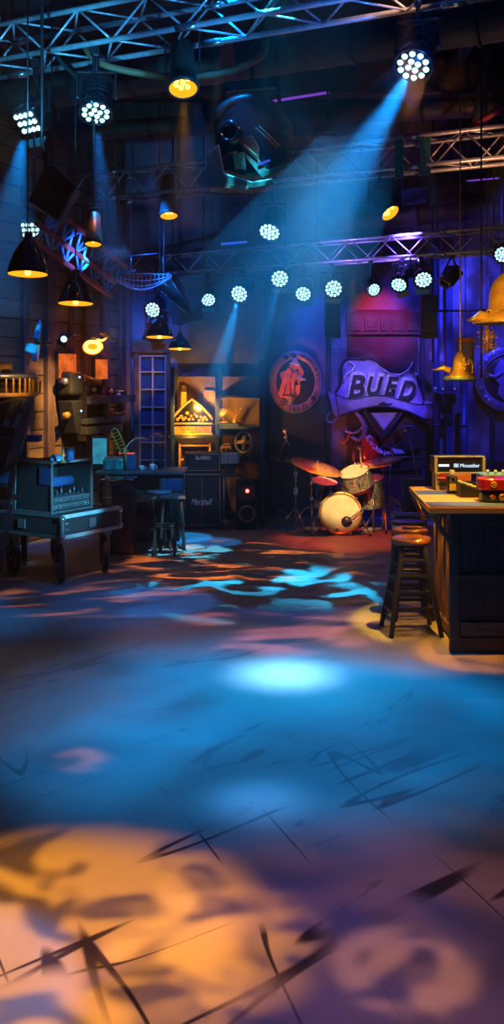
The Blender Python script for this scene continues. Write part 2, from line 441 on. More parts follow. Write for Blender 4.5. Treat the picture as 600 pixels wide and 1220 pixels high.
def panel(name, label, pts, Y, d, m):
    mb = MB().pxprism(pts, Y, d)
    t = thing(name, label, 'panel', P(pts[0][0], pts[0][1], Y))
    build('board', mb, m, t, .01)
    c = MB()
    xs = [p for p in pts]; xs.sort(key=lambda p: p[1])
    for p in xs[:2]:
        q = P(p[0], p[1]+2, Y); c.cyl((q.x, q.y-d/2, q.z), (q.x, q.y-d/2, ZC), .006)
    build('hanging_wire', c, Mt['black'], t)
panel('acoustic_panel', 'dark brown slanted panel hanging above the second truss, right of the big moving head', [(386,105),(444,103),(462,158),(398,163)], 12.3, .05, Mt['duct'])
panel('acoustic_panel', 'small brown panel hanging between the two rear trusses at right', [(516,222),(556,216),(548,240),(512,244)], 12.4, .05, Mt['duct'])
panel('acoustic_panel', 'blue panel strip between the rear trusses, left of the small brown panel', [(478,226),(510,222),(508,242),(478,245)], 12.4, .05, Mt['navy'])
panel('acoustic_panel', 'brown pointed panel below the rear truss left of the hanging LED pars', [(212,330),(243,325),(244,352),(229,372)], 13.2, .05, Mt['duct'])
panel('acoustic_panel', 'ragged edged brown cloth panel above the small pendant lamps', [(200,362),(206,358),(242,356),(240,362),(244,366),(240,372),(243,380),(228,383),(214,388),(206,386),(204,378),(200,374)], 13.6, .03, Mt['duct'])

# ---------------------------------------------------------------- trusses
def truss(label, a, b, H, hgt, dep, step, rr=.024, hang=True, m1='truss', m2='truss', name='lighting_truss', ext=0.25):
    def gp(p):
        Y = (H-CH)*F/(HZ-p[1]); return Vector(((p[0]-300)/F*Y, Y, H))
    A0, B0 = gp(a), gp(b)
    u = (B0-A0).normalized(); v = Vector((-u.y, u.x, 0)); L = (B0-A0).length
    t = thing(name, label, 'truss', A0)
    Z = Vector((0,0,1))
    def cor(s, i, j): return A0 + u*s + v*(dep*i) + Z*(hgt*j)
    for i, j in ((0,0),(0,1),(1,0),(1,1)):
        build('chord', MB().cyl(cor(0,i,j), cor(L,i,j), rr, seg=12), Mt[m1], t)
    n = int(L/step)
    for f in range(4):
        mb = MB()
        for k_ in range(n):
            s0, s1 = k_*L/n, (k_+1)*L/n
            e = k_ % 2
            if f == 0: p, q = cor(s0,0,e), cor(s1,0,1-e)
            elif f == 1: p, q = cor(s0,1,1-e), cor(s1,1,e)
            elif f == 2: p, q = cor(s0,e,0), cor(s1,1-e,0)
            else: p, q = cor(s0,1-e,1), cor(s1,e,1)
            mb.cyl(p, q, rr*.42, seg=8)
        build('lacing', mb, Mt[m2], t)
    mb = MB()
    for s in [x*2.0+.7 for x in range(int(L/2.0)+1)]:
        if s < L:
            for i, j in ((0,0),(0,1),(1,0),(1,1)):
                mb.cyl(cor(s-.09,i,j), cor(s+.09,i,j), rr*1.35, seg=12)
    build('coupler', mb, Mt['chrome'], t)
    if hang:
        mb = MB()
        for s in (L*.12, L*.5, L*.88):
            p = cor(s,.5,1); mb.cyl(cor(s,0,1), cor(s,1,1), rr*.6); mb.cyl(p, (p.x,p.y,ZC), .007)
        build('hanger', mb, Mt['black'], t)
    return lambda px: None
truss('nearest silver lighting truss crossing the very top of the room', (-90,86.6), (700,-52), 4.7, .30, .42, .33)
truss('middle silver lighting truss, under the big moving head', (80,240.5), (660,180.8), 4.24, .32, .34, .30)
truss('rearmost silver lighting truss with the row of lit LED pars under it', (150,329), (660,292.7), 3.38, .25, .28, .27, rr=.018)

# cross plates on the middle truss (teal)
for i, (x0, x1, lab) in enumerate(((470,480,'narrower teal cover plate strapped on the middle truss'), (499,512,'wider teal cover plate strapped on the middle truss'))):
    mb = MB().pxprism([(x0,168-(x0-470)*.1),(x1,167-(x0-470)*.1),(x1,212-(x0-470)*.1),(x0,213-(x0-470)*.1)], 10.90-(i*.12), .03)
    tag(build('cover_plate', mb, Mt['teal'], None, .004), lab, 'plate', 'plates on the middle truss')

# ---------------------------------------------------------------- stage lights
def led_par(label, px, py, Y, w, d, top, m='led', n=2, flap=None, sq=False, deep=1.25, name='led_spotlight', rise=None, ncell=None):
    """face centre at px,py,Y; w face diameter in pixels; d direction it faces; top = height of the bar it hangs from"""
    c = P(px, py, Y); r = w/2/F*Y; d = Vector(d).normalized()
    t = thing(name, label, 'stage light', c)
    M_ = aim(c, d)
    L = r*2*deep
    # local +Z = out of the face
    if sq:
        s = r*.95
        b = MB().box((0,0,-L/2), (s*2.15, s*1.9, L), M_)
        build('housing', b, Mt['gloss'], t, r*.2, 3)
        build('face_plate', MB().box((0,0,.004), (s*2.05, s*1.8, .012), M_), Mt['black'], t, .003)
        g = MB()
        for i in range(4):
            for j in range(3):
                x = (i-1.5)*s*.47; y = (j-1)*s*.52
                g.lathe([(0,.014),(s*.185,.014),(s*.15,.03),(0,.034)], M_ @ T(x,y,0), 10)
        build('led_array', g, Mt[m], t)
    else:
        prof = [(0,-L),(r*.55,-L),(r*.8,-L*.93)]
        for q in range(4):
            z = -L*.9 + q*L*.12
            prof += [(r*.98,z),(r*.98,z+L*.06),(r*.84,z+L*.07),(r*.84,z+L*.11)]
        prof += [(r*1.0,-L*.36),(r*1.12,-L*.05),(r*1.12,.02),(r*1.0,.02),(r*1.0,0),(0,0)]
        build('housing', MB().lathe(prof, M_, 28), Mt['gloss'], t)
        build('face_plate', MB().lathe([(0,.0),(r*.99,.0),(r*.99,.006),(0,.006)], M_, 28), Mt['black'], t)
        g = MB(); pts = [(0,0)]
        rings = ((6,.38),(12,.74)) if n == 2 else ((4,.28),(10,.72))
        if n != 2: pts = []
        for cnt, q in rings:
            pts += [(r*q*math.cos(2*PI*i/cnt+.2), r*q*math.sin(2*PI*i/cnt+.2)) for i in range(cnt)]
        lr = r*(.165 if n == 2 else .175)
        for x, y in pts: g.lathe([(0,.007),(lr,.007),(lr*.8,.007+lr*.5),(0,.007+lr*.65)], M_ @ T(x,y,0), 10)
        build('led_array', g, Mt[m], t)
    # yoke
    side = (M_.to_3x3() @ Vector((1,0,0)))
    side = Vector((side.x, side.y, 0)).normalized()
    pc = c - d*L*.5; rr_ = r*1.2
    ty = max(pc.z + r*1.6, c.z + r*1.3)
    y_ = MB(); hw = max(.012, r*.16)
    a0, a1 = pc - side*rr_, pc + side*rr_
    b0, b1 = Vector((a0.x,a0.y,ty)), Vector((a1.x,a1.y,ty))
    y_.bar(a0, b0, .012, hw*2).bar(a1, b1, .012, hw*2).bar(b0, b1, .012, hw*2)
    y_.cyl(a0 - side*.015, a0 + side*.02, hw*.9).cyl(a1 + side*.015, a1 - side*.02, hw*.9)
    build('yoke', y_, Mt['black'], t, .002)
    tp = Vector((pc.x, pc.y, top))
    if top > ty + .01:
        s_ = MB().cyl((pc.x,pc.y,ty), tp, .014)
        s_.box((pc.x,pc.y,top-.03), (.05,.07,.08))
        build('clamp', s_, Mt['black'], t, .003)
    if flap:
        ang, mm = flap
        M2 = M_ @ R(ang, 'Z')
        build('barn_door', MB().prism([(-r*.9,r*1.1),(r*.9,r*1.1),(r*.65,r*1.62),(-r*.65,r*1.62)], .006, M2 @ T(0,0,.02) @ T(0,r*1.1,0) @ R(.5,'X') @ T(0,-r*1.1,0)), Mt[mm], t)
    return t, c
Mt['flap_teal'] = mat('flap_teal', (.12,.45,.52), .35, .2)
Mt['flap_gold'] = mat('flap_gold', (.6,.38,.10), .35, .4)
G1 = 'LED pars under the rearmost truss'
led_par('big square panel LED light at the far left top, shining bright white', 34,145,8.65,38, (-.45,-.60,-.66), 4.72, sq=True, deep=.9, flap=(PI,'flap_teal'))
led_par('round LED par under the nearest truss at left, beside the square panel light', 114,134,8.32,38, (.03,-.5,-.87), 4.72, n=1)
led_par('large bright LED par hanging at upper right with a long blue beam', 492,78,7.17,44, (-.25,-.62,-.74), 4.74, n=1, deep=1.6)
led_par('small square LED light low at the left edge above the wide pendant', 37,273,8.64,25, (-.1,-.9,-.5), 4.72, sq=True, deep=1.2)
led_par('LED par under the big moving head, tilted far down', 321,276,11.77,27, (-.25,-.62,-.75), 4.26)
led_par('lit LED par with teal flap near the wire basket, end of the rear row', 182,369,13.72,20, (-.2,-.85,-.35), 3.4, flap=(PI+.4,'flap_teal'), name='led_spotlight')
led_par('lit LED par with teal flap in a tall housing, right of the pointed brown panel', 248,357,13.36,18, (.05,-.85,-.5), 3.4, flap=(PI,'flap_teal'))
led_par('brightest blue-white LED par of the rear row, casting the blue beam on the amps', 285,350,13.08,22, (-.3,-.8,-.35), 3.4, m='led2')
led_par('LED par with a gold flap under it, directly below the tilted par', 333,332,12.74,22, (.05,-.9,-.3), 3.4, flap=(PI,'flap_gold'))
led_par('LED par with a wide pale teal flap, right of the gold flapped par', 361,350,12.54,20, (-.15,-.85,-.45), 3.4, flap=(PI+.35,'flap_teal'))
led_par('LED par above the left hanging column speaker', 397,344,12.30,22, (.02,-.95,-.2), 3.4, flap=(PI,'flap_gold'))
led_par('small dim LED par left of the dark red wall, without flap', 445,345,12.00,16, (.3,-.9,-.35), 3.4)
led_par('tilted LED par with pale metal flap, beside the par over the right column speaker', 475,339,11.82,20, (-.3,-.7,-.6), 3.4, flap=(PI+.3,'flap_gold'), deep=1.7)
led_par('LED par in a large black housing above the right hanging column speaker', 504,333,11.65,22, (0,-.85,-.55), 3.4, flap=(PI,'flap_teal'), deep=1.7)
led_par('blue LED light cut by the right edge at the end of the rearmost truss', 598,303,11.12,20, (-.1,-.9,-.3), 3.4, m='led2')

def can_light(label, px, py, Y, w, h, d, top):
    c = P(px, py, Y); r = w/2/F*Y; L = h/F*Y; d = Vector(d).normalized(); M_ = aim(c, d)
    t = thing('spotlight', label, 'stage light', c)
    build('can', MB().lathe([(0,-L),(r*.5,-L),(r*.78,-L*.93),(r*.85,-L*.4),(r,-.02),(r*1.08,-.02),(r*1.08,.02),(r*.94,.02),(r*.86,-L*.25),(0,-L*.3)], M_, 28), Mt['amber_body'], t)
    build('reflector', MB().lathe([(r*.93,.012),(r*.8,-L*.12),(r*.4,-L*.22),(0,-L*.24)], M_, 24), Mt['shade_in'], t, label='glowing amber reflector')
    b = MB()
    for i in range(7):
        a = i*.9; q = r*(.0 if i == 0 else .5)
        b.sph((q*math.cos(a), q*math.sin(a), -L*.10), r*.17, M_)
    build('bulb', b, Mt['amber'], t)
    pc = c - d*L*.6
    y_ = MB(); s = Vector((1,0,0))
    for e in (-1, 1): y_.bar(pc + s*e*r*1.15, Vector((pc.x + e*r*1.15, pc.y, pc.z + L*.55)), .012, .03)
    q = Vector((pc.x, pc.y, pc.z+L*.55)); y_.bar(q - s*r*1.15, q + s*r*1.15, .012, .03)
    build('yoke', y_, Mt['black'], t)
    if top > q.z: build('clamp', MB().cyl(q, (q.x,q.y,top), .014).box((q.x,q.y,top-.02),(.06,.07,.08)), Mt['black'], t, .003)
    return c
can_light('amber can spotlight hanging from the nearest truss at top', 218,104,8.0,36,68, (.05,-.42,-.9), 4.72)
can_light('slim amber can spotlight hanging from the middle truss', 201,256,12.4,22,52, (.06,-.3,-.95), 4.28)
can_light('amber spotlight tilted to the right below the middle truss', 464,253,11.1,24,38, (.45,-.5,-.72), 4.28)
can_light('stubby amber downlight at left beside the red and blue truss piece', 111,289,8.35,21,38, (0,-.25,-.97), 4.72)

# pendant lamps with glowing orange openings
def pendant(label, px, py, Y, w, hpx, tilt=0.0):
    c = P(px, py, Y); r = w/2/F*Y; h = hpx/F*Y
    t = thing('pendant_lamp', label, 'lamp', c)
    M_ = T(*c) @ R(-.09, 'X')
    build('lamp_shade', MB().lathe([(r,0),(r*1.0,.012),(r*.93,h*.25),(r*.72,h*.6),(r*.42,h*.88),(r*.22,h),(r*.2,h*1.2),(0,h*1.22)], M_, 32), Mt['gloss'], t)
    build('reflector', MB().lathe([(r*.97,.004),(r*.90,h*.06),(r*.3,h*.10),(0,h*.10)], M_, 32), Mt['shade_in'], t, label='glowing orange inside of the shade')
    build('bulb', MB().sph((0,0,h*.06), r*.16, M_), Mt['amber'], t)
    build('cord', MB().cyl(c + Vector((0,0,h*1.15)), (c.x,c.y,ZC), .006), Mt['black'], t)
pendant('wide black pendant lamp with orange opening at the left edge', 33,327,7.6,48,42)
pendant('glossy black dome pendant hanging over the amp rack side of the plank wall', 90,362,8.8,42,34)
pendant('small black pendant in front of the paned door top', 190,402,12.6,33,20)
pendant('flattest smallest pendant just right of the paned door', 214,416,13.6,28,16)

# gooseneck wall lamp (110,414)
c = P(110,414,11.6); t = thing('wall_lamp', 'round gooseneck wall lamp glowing yellow, tilted on the left wall', 'lamp', c)
M_ = aim(c, (.10,-.66,-.62))
r = .115
build('lamp_shade', MB().lathe([(r,0),(r*1.05,-.01),(r*.9,-.05),(r*.45,-.11),(r*.2,-.15),(0,-.16)], M_, 28), Mt['gold'], t)
build('reflector', MB().lathe([(r*.95,-.004),(r*.72,-.035),(r*.5,-.05),(0,-.06)], M_, 28), Mt['shade_in'], t)
build('bulb', MB().torus(r*.70, r*.20, M_ @ T(0,0,-.015), 24, 8), Mt['amber'], t)
build('arm', MB().tube([M_ @ Vector((0,0,-.15)), P(122,406,11.75), P(131,400,11.9), P(128,395,12.0), LWz(124,397)], .012).bar(P(119,397,11.8), P(145,408,12.0), .03, .02), Mt['gold'], t)

# ---------------------------------------------------------------- big moving head with ribbed hose
c = P(297,180,8.6)
t = thing('moving_head_light', 'huge black angular moving head light with a ribbed hose over it', 'stage light', c)
Y0 = 8.6
def ppx(pts, Y, d): return MB().pxprism(pts, Y, d)
build('housing', ppx([(256,158),(270,140),(312,122),(345,160),(343,205),(300,222),(262,212),(258,180)], 8.8, .42), Mt['black'], t, .03, 3)
build('base', ppx([(247,190),(262,178),(268,212),(300,222),(324,218),(328,226),(302,231),(250,229)], 8.42, .22), Mt['amber_body'], t, .012)
build('side_plate', ppx([(284,168),(300,163),(309,178),(308,192),(318,204),(345,196),(344,202),(312,214),(294,192)], 8.38, .06), Mt['amber_body'], t, .006)
build('lens_hood', MB().lathe([(0,0),(.10,0),(.11,.12),(.085,.16),(.06,.16),(.05,.02),(0,.02)], aim(P(277,160,8.38), (-.2,-1,-.1)), 24), Mt['gloss'], t)
build('badge', ppx([(268,219),(296,221),(295,226),(267,224)], 8.20, .008), Mt['cable_br'], t)
tx = MB().text('GLI', .03, T(*P(277,222.2,8.19)) @ R(-.07,'Y') @ TOWARDS, .002, bold=.0006)
build('lettering', tx, Mt['black'], t)
build('blue_cell', ppx([(277,184),(291,182),(293,203),(280,202)], 8.36, .04), Mt['teal'], t, .004)
build('status_strip', ppx([(307,195),(321,190),(322,192),(308,197)], 8.31, .01), Mt['blue_tube'], t)
st = MB()
for p, q in (((290,172),(307,187)),((274,183),(282,181)),((304,152),(330,176)),((308,150),(333,174)),((250,230),(290,232))):
    st.cyl(P(*p,8.30), P(*q,8.30), .007)
build('trim_strip', st, Mt['cable_br'], t)
hp = [(258,142),(266,130),(278,122),(293,118),(308,119),(322,126),(334,137),(342,148),(344,157),(338,161)]
def smooth(pts, n):
    out = []
    for i in range(len(pts)-1):
        p0, p1, p2, p3 = pts[max(i-1,0)], pts[i], pts[i+1], pts[min(i+2,len(pts)-1)]
        for k_ in range(n):
            s = k_/n
            out.append(tuple(.5*((2*p1[j]) + (-p0[j]+p2[j])*s + (2*p0[j]-5*p1[j]+4*p2[j]-p3[j])*s*s + (-p0[j]+3*p1[j]-3*p2[j]+p3[j])*s**3) for j in range(len(p1))))
    out.append(tuple(pts[-1])); return out
sp = smooth(hp, 12)
build('ribbed_hose', MB().tube([P(x,y,8.42) for x, y in sp], [.046 + (.007 if i % 2 else -.004) for i in range(len(sp))], 14), Mt['hose'], t, label='grey ribbed hose')
build('yoke', MB().bar(P(262,150,8.7), P(268,105,8.7), .03, .08).bar(P(335,150,8.7), P(331,100,8.7), .03, .08).bar(P(266,104,8.7), P(333,99,8.7), .08, .05), Mt['black'], t, .004)
q = P(300,101,8.7); build('clamp', MB().cyl(q, (q.x,q.y,ZC), .02), Mt['black'], t)

# tilted box at left (66,228) with dark label blocks
t = thing('stage_box', 'brown tilted box with two worn dark marks, hanging at upper left', 'box', P(66,230,8.0))
build('housing', ppx([(60,204),(72,203),(97,228),(76,269),(40,245)], 8.1, .22), Mt['duct'], t, .015)
bm_ = MB()
for q in ([(64,216),(70,215),(67,229),(60,231)], [(71,218),(76,216),(72,229),(69,231)], [(79,222),(87,226),(82,235),(75,230)], [(54,241),(62,243),(60,249),(52,246)], [(66,245),(74,249),(70,257),(63,252)]):
    bm_.pxprism(q, 7.88, .01)
build('worn_mark', bm_, Mt['black'], t)
build('bracket', MB().bar(P(58,206,8.0), P(50,168,8.0), .03, .06).cyl(P(50,168,8.0), (P(50,168,8.0).x, 8.0, ZC), .014), Mt['black'], t, .003)
build('tag_plate', ppx([(84,244),(97,250),(96,253),(87,250)], 7.9, .01), Mt['steel'], t)

# slanted red and blue truss piece
t = thing('truss_segment', 'short slanted truss piece with red tubes and lacing coloured as blue lit at left', 'truss', P(90,300,9.2))
a0, a1 = P(44,266,8.4), P(136,336,10.0)
off1, off2 = Vector((.10,.12,.16)), Vector((-.03,.02,-.14))
def seg_pts(o): return a0+o, a1+o
for o_, mm in ((Vector((0,0,0)),'redpipe'), (off1,'redpipe'), (off2,'redpipe')):
    p, q = seg_pts(o_); build('chord', MB().cyl(p, q, .026), Mt[mm], t)
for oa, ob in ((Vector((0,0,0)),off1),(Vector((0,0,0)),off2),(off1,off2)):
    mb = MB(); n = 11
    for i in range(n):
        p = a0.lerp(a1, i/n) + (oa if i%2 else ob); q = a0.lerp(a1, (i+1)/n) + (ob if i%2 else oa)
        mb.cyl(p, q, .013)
    build('lacing', mb, Mt['bluepipe'], t)  # blue light on the lacing is put into its colour
build('hanger', MB().cyl(a0+off1, (a0.x+off1.x, a0.y+off1.y, ZC), .006).cyl(a0.lerp(a1,.9)+off1, (a0.lerp(a1,.9).x, a0.lerp(a1,.9).y+off1.y, ZC), .006), Mt['black'], t)

# wire basket like an upturned hull
t = thing('wire_basket', 'hull shaped wire basket hanging left of the rear row of lights', 'basket', P(168,335,12.6))
Y0 = 12.6; rim = [(133,345),(142,325),(190,325),(205,338),(196,348),(150,351)]
wm = MB()
def hull(u, v):
    # u along 0..1, v across 0..1
    w_ = math.sin(PI*min(1,max(0,u*.85+.1)))
    x = 134+u*70; y = 326 + (1-abs(2*v-1)**2)*22*w_*.9 + (u-.5)*2
    return P(x, y, Y0 + (v-.5)*.5*w_)
for i in range(15):
    wm.tube([hull(i/14, j/8) for j in range(9)], .007, 5)
for j in range(9):
    wm.tube([hull(i/14, j/8) for i in range(15)], .007, 5)
build('wire_grid', wm, mat('pale_wire',(.6,.65,.75),.4,.1), t)
build('frame_bar', MB().cyl(P(156,322,12.5),P(156,305,12.5),.006).cyl(P(156,305,12.5),P(187,302,12.5),.006).bar(P(150,324,12.5),P(162,322,12.5),.02), Mt['steel'], t)
build('hanging_wire', MB().cyl(P(156,305,12.5), (P(156,305,12.5).x,12.5,ZC), .004).cyl(P(195,327,12.6), (P(195,327,12.6).x,12.6,ZC), .004), Mt['steel'], t)

# dark angular bracket with pale edges at (205,345)
t = thing('angle_bracket', 'dark triangular bracket with pale pink edges beneath the rearmost truss', 'bracket', P(208,345,12.6))
build('plate', ppx([(188,330),(200,327),(230,371),(222,373),(187,343)], 12.8, .08), Mt['black'], t, .004)
build('edge_strip', MB().cyl(P(189,333,12.68),P(203,343,12.68),.012).cyl(P(187,344,12.68),P(222,373,12.68),.01).cyl(P(200,328,12.68),P(228,371,12.68),.006), Mt['steel'], t)
build('clamp', MB().cyl(P(194,329,12.76), P(194,305,12.76), .02), Mt['black'], t)

# hanging column speakers
for px, lab in ((396,'left of the two dark column speakers hanging under the lights'), (510,'right of the two dark column speakers, hanging before the blue wall')):
    Yc = 12.75 if px == 396 else 12.15
    t = thing('column_speaker', lab, 'speaker', P(px,400,Yc), group='hanging column speakers')
    w = .095; z0, z1 = P(px,398,Yc).z, P(px,352,Yc).z; X = P(px,400,Yc).x
    build('cabinet', MB().box((X,Yc,(z0+z1)/2), (w*2,.16,z1-z0)), Mt['navy'], t, .01)
    build('grille', MB().box((X,Yc-.085,(z0+z1)/2+.02), (w*1.8,.012,(z1-z0)*.86)), Mt['navy'], t, .004)
    build('foot', MB().box((X,Yc,z0-.025), (w*2.1,.17,.05)), Mt['black'], t, .004)
    build('screw', MB().sph((X,Yc-.094,z0+.25),.008).sph((X+.02,Yc-.094,z0+.25),.008).sph((X,Yc-.094,z0+.36),.008), Mt['chrome'], t)
    build('hanger', MB().cyl((X,Yc,z1),(X,Yc,3.4),.012), Mt['black'], t)

# unlit black box light at (540,326)
t = thing('stage_light', 'unlit black box light tilted above the small brass lamp', 'stage light', P(538,328,11.6))
M_ = aim(P(536,329,11.45), (-.6,-.4,-.7))
build('housing', MB().box((0,0,0), (.17,.14,.24), M_), Mt['gloss'], t, .015)
build('front_rim', MB().torus(.085,.012, M_ @ T(0,0,.13), 4, 6), Mt['steel'], t)
build('yoke', MB().bar(P(530,322,11.6), P(536,308,11.6), .015, .04).bar(P(545,330,11.6), P(540,308,11.6), .015,.04).cyl(P(538,309,11.6), P(538,298,11.6), .014), Mt['black'], t)

# cables, tubes, poles under the ceiling
def cable(label, pts, r, m, name='cable', cat='cable'):
    tag(build(name, MB().tube([P(*p) for p in smooth(pts, 8)], r, 8), m), label, cat)
cable('thick brown cable sagging below the nearest truss', [(100,52,8.6),(112,70,8.5),(140,82,8.4),(200,91,8.4),(260,88,8.4),(300,74,8.4),(315,60,8.4),(314,38,8.5)], .030, Mt['cable_br'])
cable('second thin dark cable looping from the nearest truss at left', [(60,40,8.8),(70,70,8.7),(96,96,8.7),(110,112,8.7)], .02, Mt['rubber'])
def tube_light(label, a, b, m, r=.015):
    t = thing('tube_light', label, 'light', P(*a))
    build('tube', MB().cyl(P(*a), P(*b), r), m, t)
    u = P(*a); v = P(*b)
    build('hanging_wire', MB().cyl(u,(u.x,u.y,ZC),.004).cyl(v,(v.x,v.y,ZC),.004), Mt['black'], t)
    build('end_cap', MB().cyl(u, u.lerp(v,.04), r*1.4).cyl(v, v.lerp(u,.04), r*1.4), Mt['black'], t)
tube_light('violet tube light between the nearest and middle trusses', (322,121,11.6), (392,110,11.3), Mt['violet_tube'])
tube_light('short blue tube light under the middle truss at centre', (262,291,13.0), (296,288,12.9), Mt['blue_tube'])
tube_light('violet tube light running above the rear truss at right', (552,216,12.8), (596,212,12.6), Mt['violet_tube'], .01)
t = thing('steel_strut', 'dark slanted steel strut between ceiling and middle truss at right', 'strut', P(578,50,10.2))
build('post', MB().cyl(P(583,48,10.2), P(566,150,10.6), .05), Mt['duct'], t)
build('brace', MB().cyl(P(560,152,10.6), P(598,128,10.4), .035), Mt['redpipe'], t)
build('top_plate', MB().box(P(583,46,10.2), (.3,.2,.04)), Mt['black'], t, .004)
# hanging rods at right
for (px, y0, Yr, lab) in ((573,448,9.6,'long thin black rod hanging left of the big brass bell lamp'), (515,430,12.4,'thin black rod hanging beside the right column speaker')):
    q = P(px,y0,Yr)
    tag(build('hanging_rod', MB().cyl(q,(q.x,q.y,ZC),.009).sph(q,.016), Mt['black']), lab, 'rod')
t = thing('clothes_rail', 'black horizontal rail hung low across the wall behind the brass lamps', 'rail', P(545,371,12.6))
build('rail', MB().cyl(P(500,371,12.6), P(600,369,12.6), .014), Mt['black'], t)
build('hanger', MB().cyl(P(521,371,12.6), (P(521,371,12.6).x,12.6,ZC), .008).cyl(P(597,369,12.6), (P(597,369,12.6).x,12.6,ZC), .008), Mt['black'], t)

# small diamond shaped mirrors / fittings of the ceiling grid: skip

# ---------------------------------------------------------------- back wall: signs
def oval_sign(cx, cy, w, h, Y, label, ringm, figm, fig, ringtext):
    t = thing('round_wall_sign', label, 'sign', P(cx, cy, Y))
    c = P(cx, cy, Y); k_ = Y/F
    M_ = T(*c) @ TOWARDS
    build('disc', MB().lathe([(0,0),(1,0),(1,.03),(.97,.045),(0,.045)], M_ @ Matrix.Diagonal((w*k_, h*k_, 1, 1)), 56), Mt['purple_dk'], t)
    build('ring', MB().lathe([(.74,.04),(.76,.075),(.96,.075),(1.0,.05),(1.0,.0)], M_ @ Matrix.Diagonal((w*k_, h*k_, 1, 1)), 56), ringm, t)
    e = MB()
    for q in (.75, .99): e.torus(q, .012, M_ @ T(0,0,.072) @ Matrix.Diagonal((w*k_, h*k_, .35, 1)), 56, 6)
    build('rim', e, Mt['purple_hi'], t)
    l = MB()
    for ch, a, s in ringtext:
        a = math.radians(a); x, y = w*k_*.865*math.cos(a), h*k_*.865*math.sin(a)
        rot = a - PI/2 if math.sin(a) > 0 else a + PI/2
        if ch == '*':
            l.lathe([(0,.07),(.04,.07),(.03,.095),(0,.1)], M_ @ T(x,y,0), 10)
        else:
            l.text(ch, s, M_ @ T(x,y,.08) @ R(rot,'Z'), .006, bold=.002)
    build('lettering', l, Mt['purple_dk'] if ringm is Mt['ringred'] else Mt['purple_hi'], t)
    return t
rt = [('O',-127,.09),('J',-103,.08),('L',-92,.08),('I',-82,.08),('O',-66,.09),('*',-38,0),('Y',-26,.07)]
rt += [(ch, a, .075) for ch, a in zip('MUNTRY', (72,60,49,38,27,16))] + [('*',95,0),('*',115,0)]
t = oval_sign(351.5,455,31,37,YB-.03,'round wall sign with an orange robed hatted figure and lettered ring','x' and Mt['ringred'],None,None,rt)
Ys = YB-.075
f = MB()   # robed figure with wide hat
f.pxprism([(333,444),(340,441),(345,444),(342,458),(346,470),(338,468),(334,476),(331,468),(335,455)], Ys, .03)
f.pxprism([(343,436),(350,433),(358,437),(362,443),(359,452),(356,458),(352,452),(349,461),(344,455),(339,447)], Ys-.02, .035)
f.pxprism([(336,456),(343,452),(352,459),(358,458),(356,470),(349,477),(347,468),(343,476),(334,472),(331,468)], Ys, .035)
build('robed_figure', f, Mt['orangewood'], t, .006, label='orange relief figure in a robe')
fo = MB()
for a_ in (((349,438),(346,452)),((353,440),(357,450)),((341,458),(338,470)),((345,456),(346,471)),((351,460),(350,474)),((337,447),(334,458)),((343,436),(349,444)),((349,444),(356,440)),((336,471),(350,472))):
    fo.bar(P(*a_[0],Ys-.058),P(*a_[1],Ys-.058),.014,.01)
build('robe_fold', fo, Mt['purple_dk'], t)
build('figure_head', MB().sph(P(349.5,436,Ys-.03), .05, d=(.8,.7,1.1)), Mt['orangewood'], t)
build('figure_hat', MB().pxprism([(343,433),(347,432),(349,427),(353,427),(355,432),(358,436),(351,435)], Ys-.03, .04), Mt['purple_hi'], t, .004)
build('figure_arm', MB().tube([P(355,448,Ys-.05),P(359,452,Ys-.08),P(364,452,Ys-.07)], [.03,.022,.012]), Mt['white'], t)
rt2 = [('*',160,0),('*',140,0),('*',120,0),('*',-160,0),('*',-130,0),('*',-140,0)]
t = oval_sign(603,451,39,39,YB-.05,'large purple round wall sign cut off by the right edge','x' and Mt['purple'],None,None,rt2)
f = MB().pxprism([(588,440),(596,428),(612,430),(620,445),(616,462),(606,470),(600,478),(592,470),(594,458),(588,452)], Ys-.02, .04)
f.tube([P(582,447,Ys-.06),P(590,449,Ys-.07),P(598,443,Ys-.07)], .025)
build('relief', f, Mt['purple'], t, .01)

# lettered shield sign
S = YB-.06
t = thing('lettered_sign', 'big purple shield sign with slanted BUED letters over a curved banner', 'sign', P(457,470,S))
k_ = S/F
sh = smooth([(399,468),(404,460),(407,450),(406,440),(408,432),(413,428),(420,427),(430,428),(440,427),(448,430),(455,436),(463,441),(472,443),(481,441),(487,436),(492,429),(492,436),(489,443),(493,444),(497,449),(499,458),(503,468),(505,476)], 3)
build('shield', MB().pxprism(sh + [(495,490),(457,484),(415,486)], S, .06), Mt['purple'], t, .012)
build('shield_rim', MB().tube([P(x,y,S-.07) for x, y in sh], .018), Mt['purple_dk'], t)
bt = smooth([(399,470),(420,476),(440,472),(460,472),(480,478),(500,482),(524,480)], 4)
bb = smooth([(516,500),(505,499),(490,492),(475,487),(455,484),(435,486),(418,491),(404,496)], 4)
build('banner', MB().pxprism(bt+bb, S-.065, .05), Mt['purple'], t, .01)
build('banner_edge', MB().tube([P(x,y,S-.12) for x, y in bb], .014).tube([P(x,y,S-.12) for x, y in bt], .007), Mt['purple_dk'], t)
build('banner_tail', MB().pxprism(smooth([(390,466),(396,471),(404,474),(406,495),(399,496),(396,490),(393,480)],3), S-.03, .04), Mt['purple'], t, .01)
build('banner_tail', MB().pxprism(smooth([(505,478),(516,480),(527,481),(521,487),(528,496),(520,503),(510,505),(505,500)],3), S-.03, .04), Mt['purple'], t, .01)
cu = MB().tube([P(x,y,S-.09) for x,y in smooth([(393,492),(389,497),(390,502),(396,503),(401,498)],4)], .012)
cu.tube([P(x,y,S-.09) for x,y in smooth([(518,482),(519,490),(527,496),(520,504),(512,507)],4)], .010)
cu.tube([P(x,y,S-.09) for x,y in smooth([(410,441),(414,431),(422,436),(418,443),(412,447),(409,455)],4)], .012)
cu.tube([P(x,y,S-.09) for x,y in smooth([(456,440),(466,446),(477,446),(487,439),(491,431)],4)], .014)
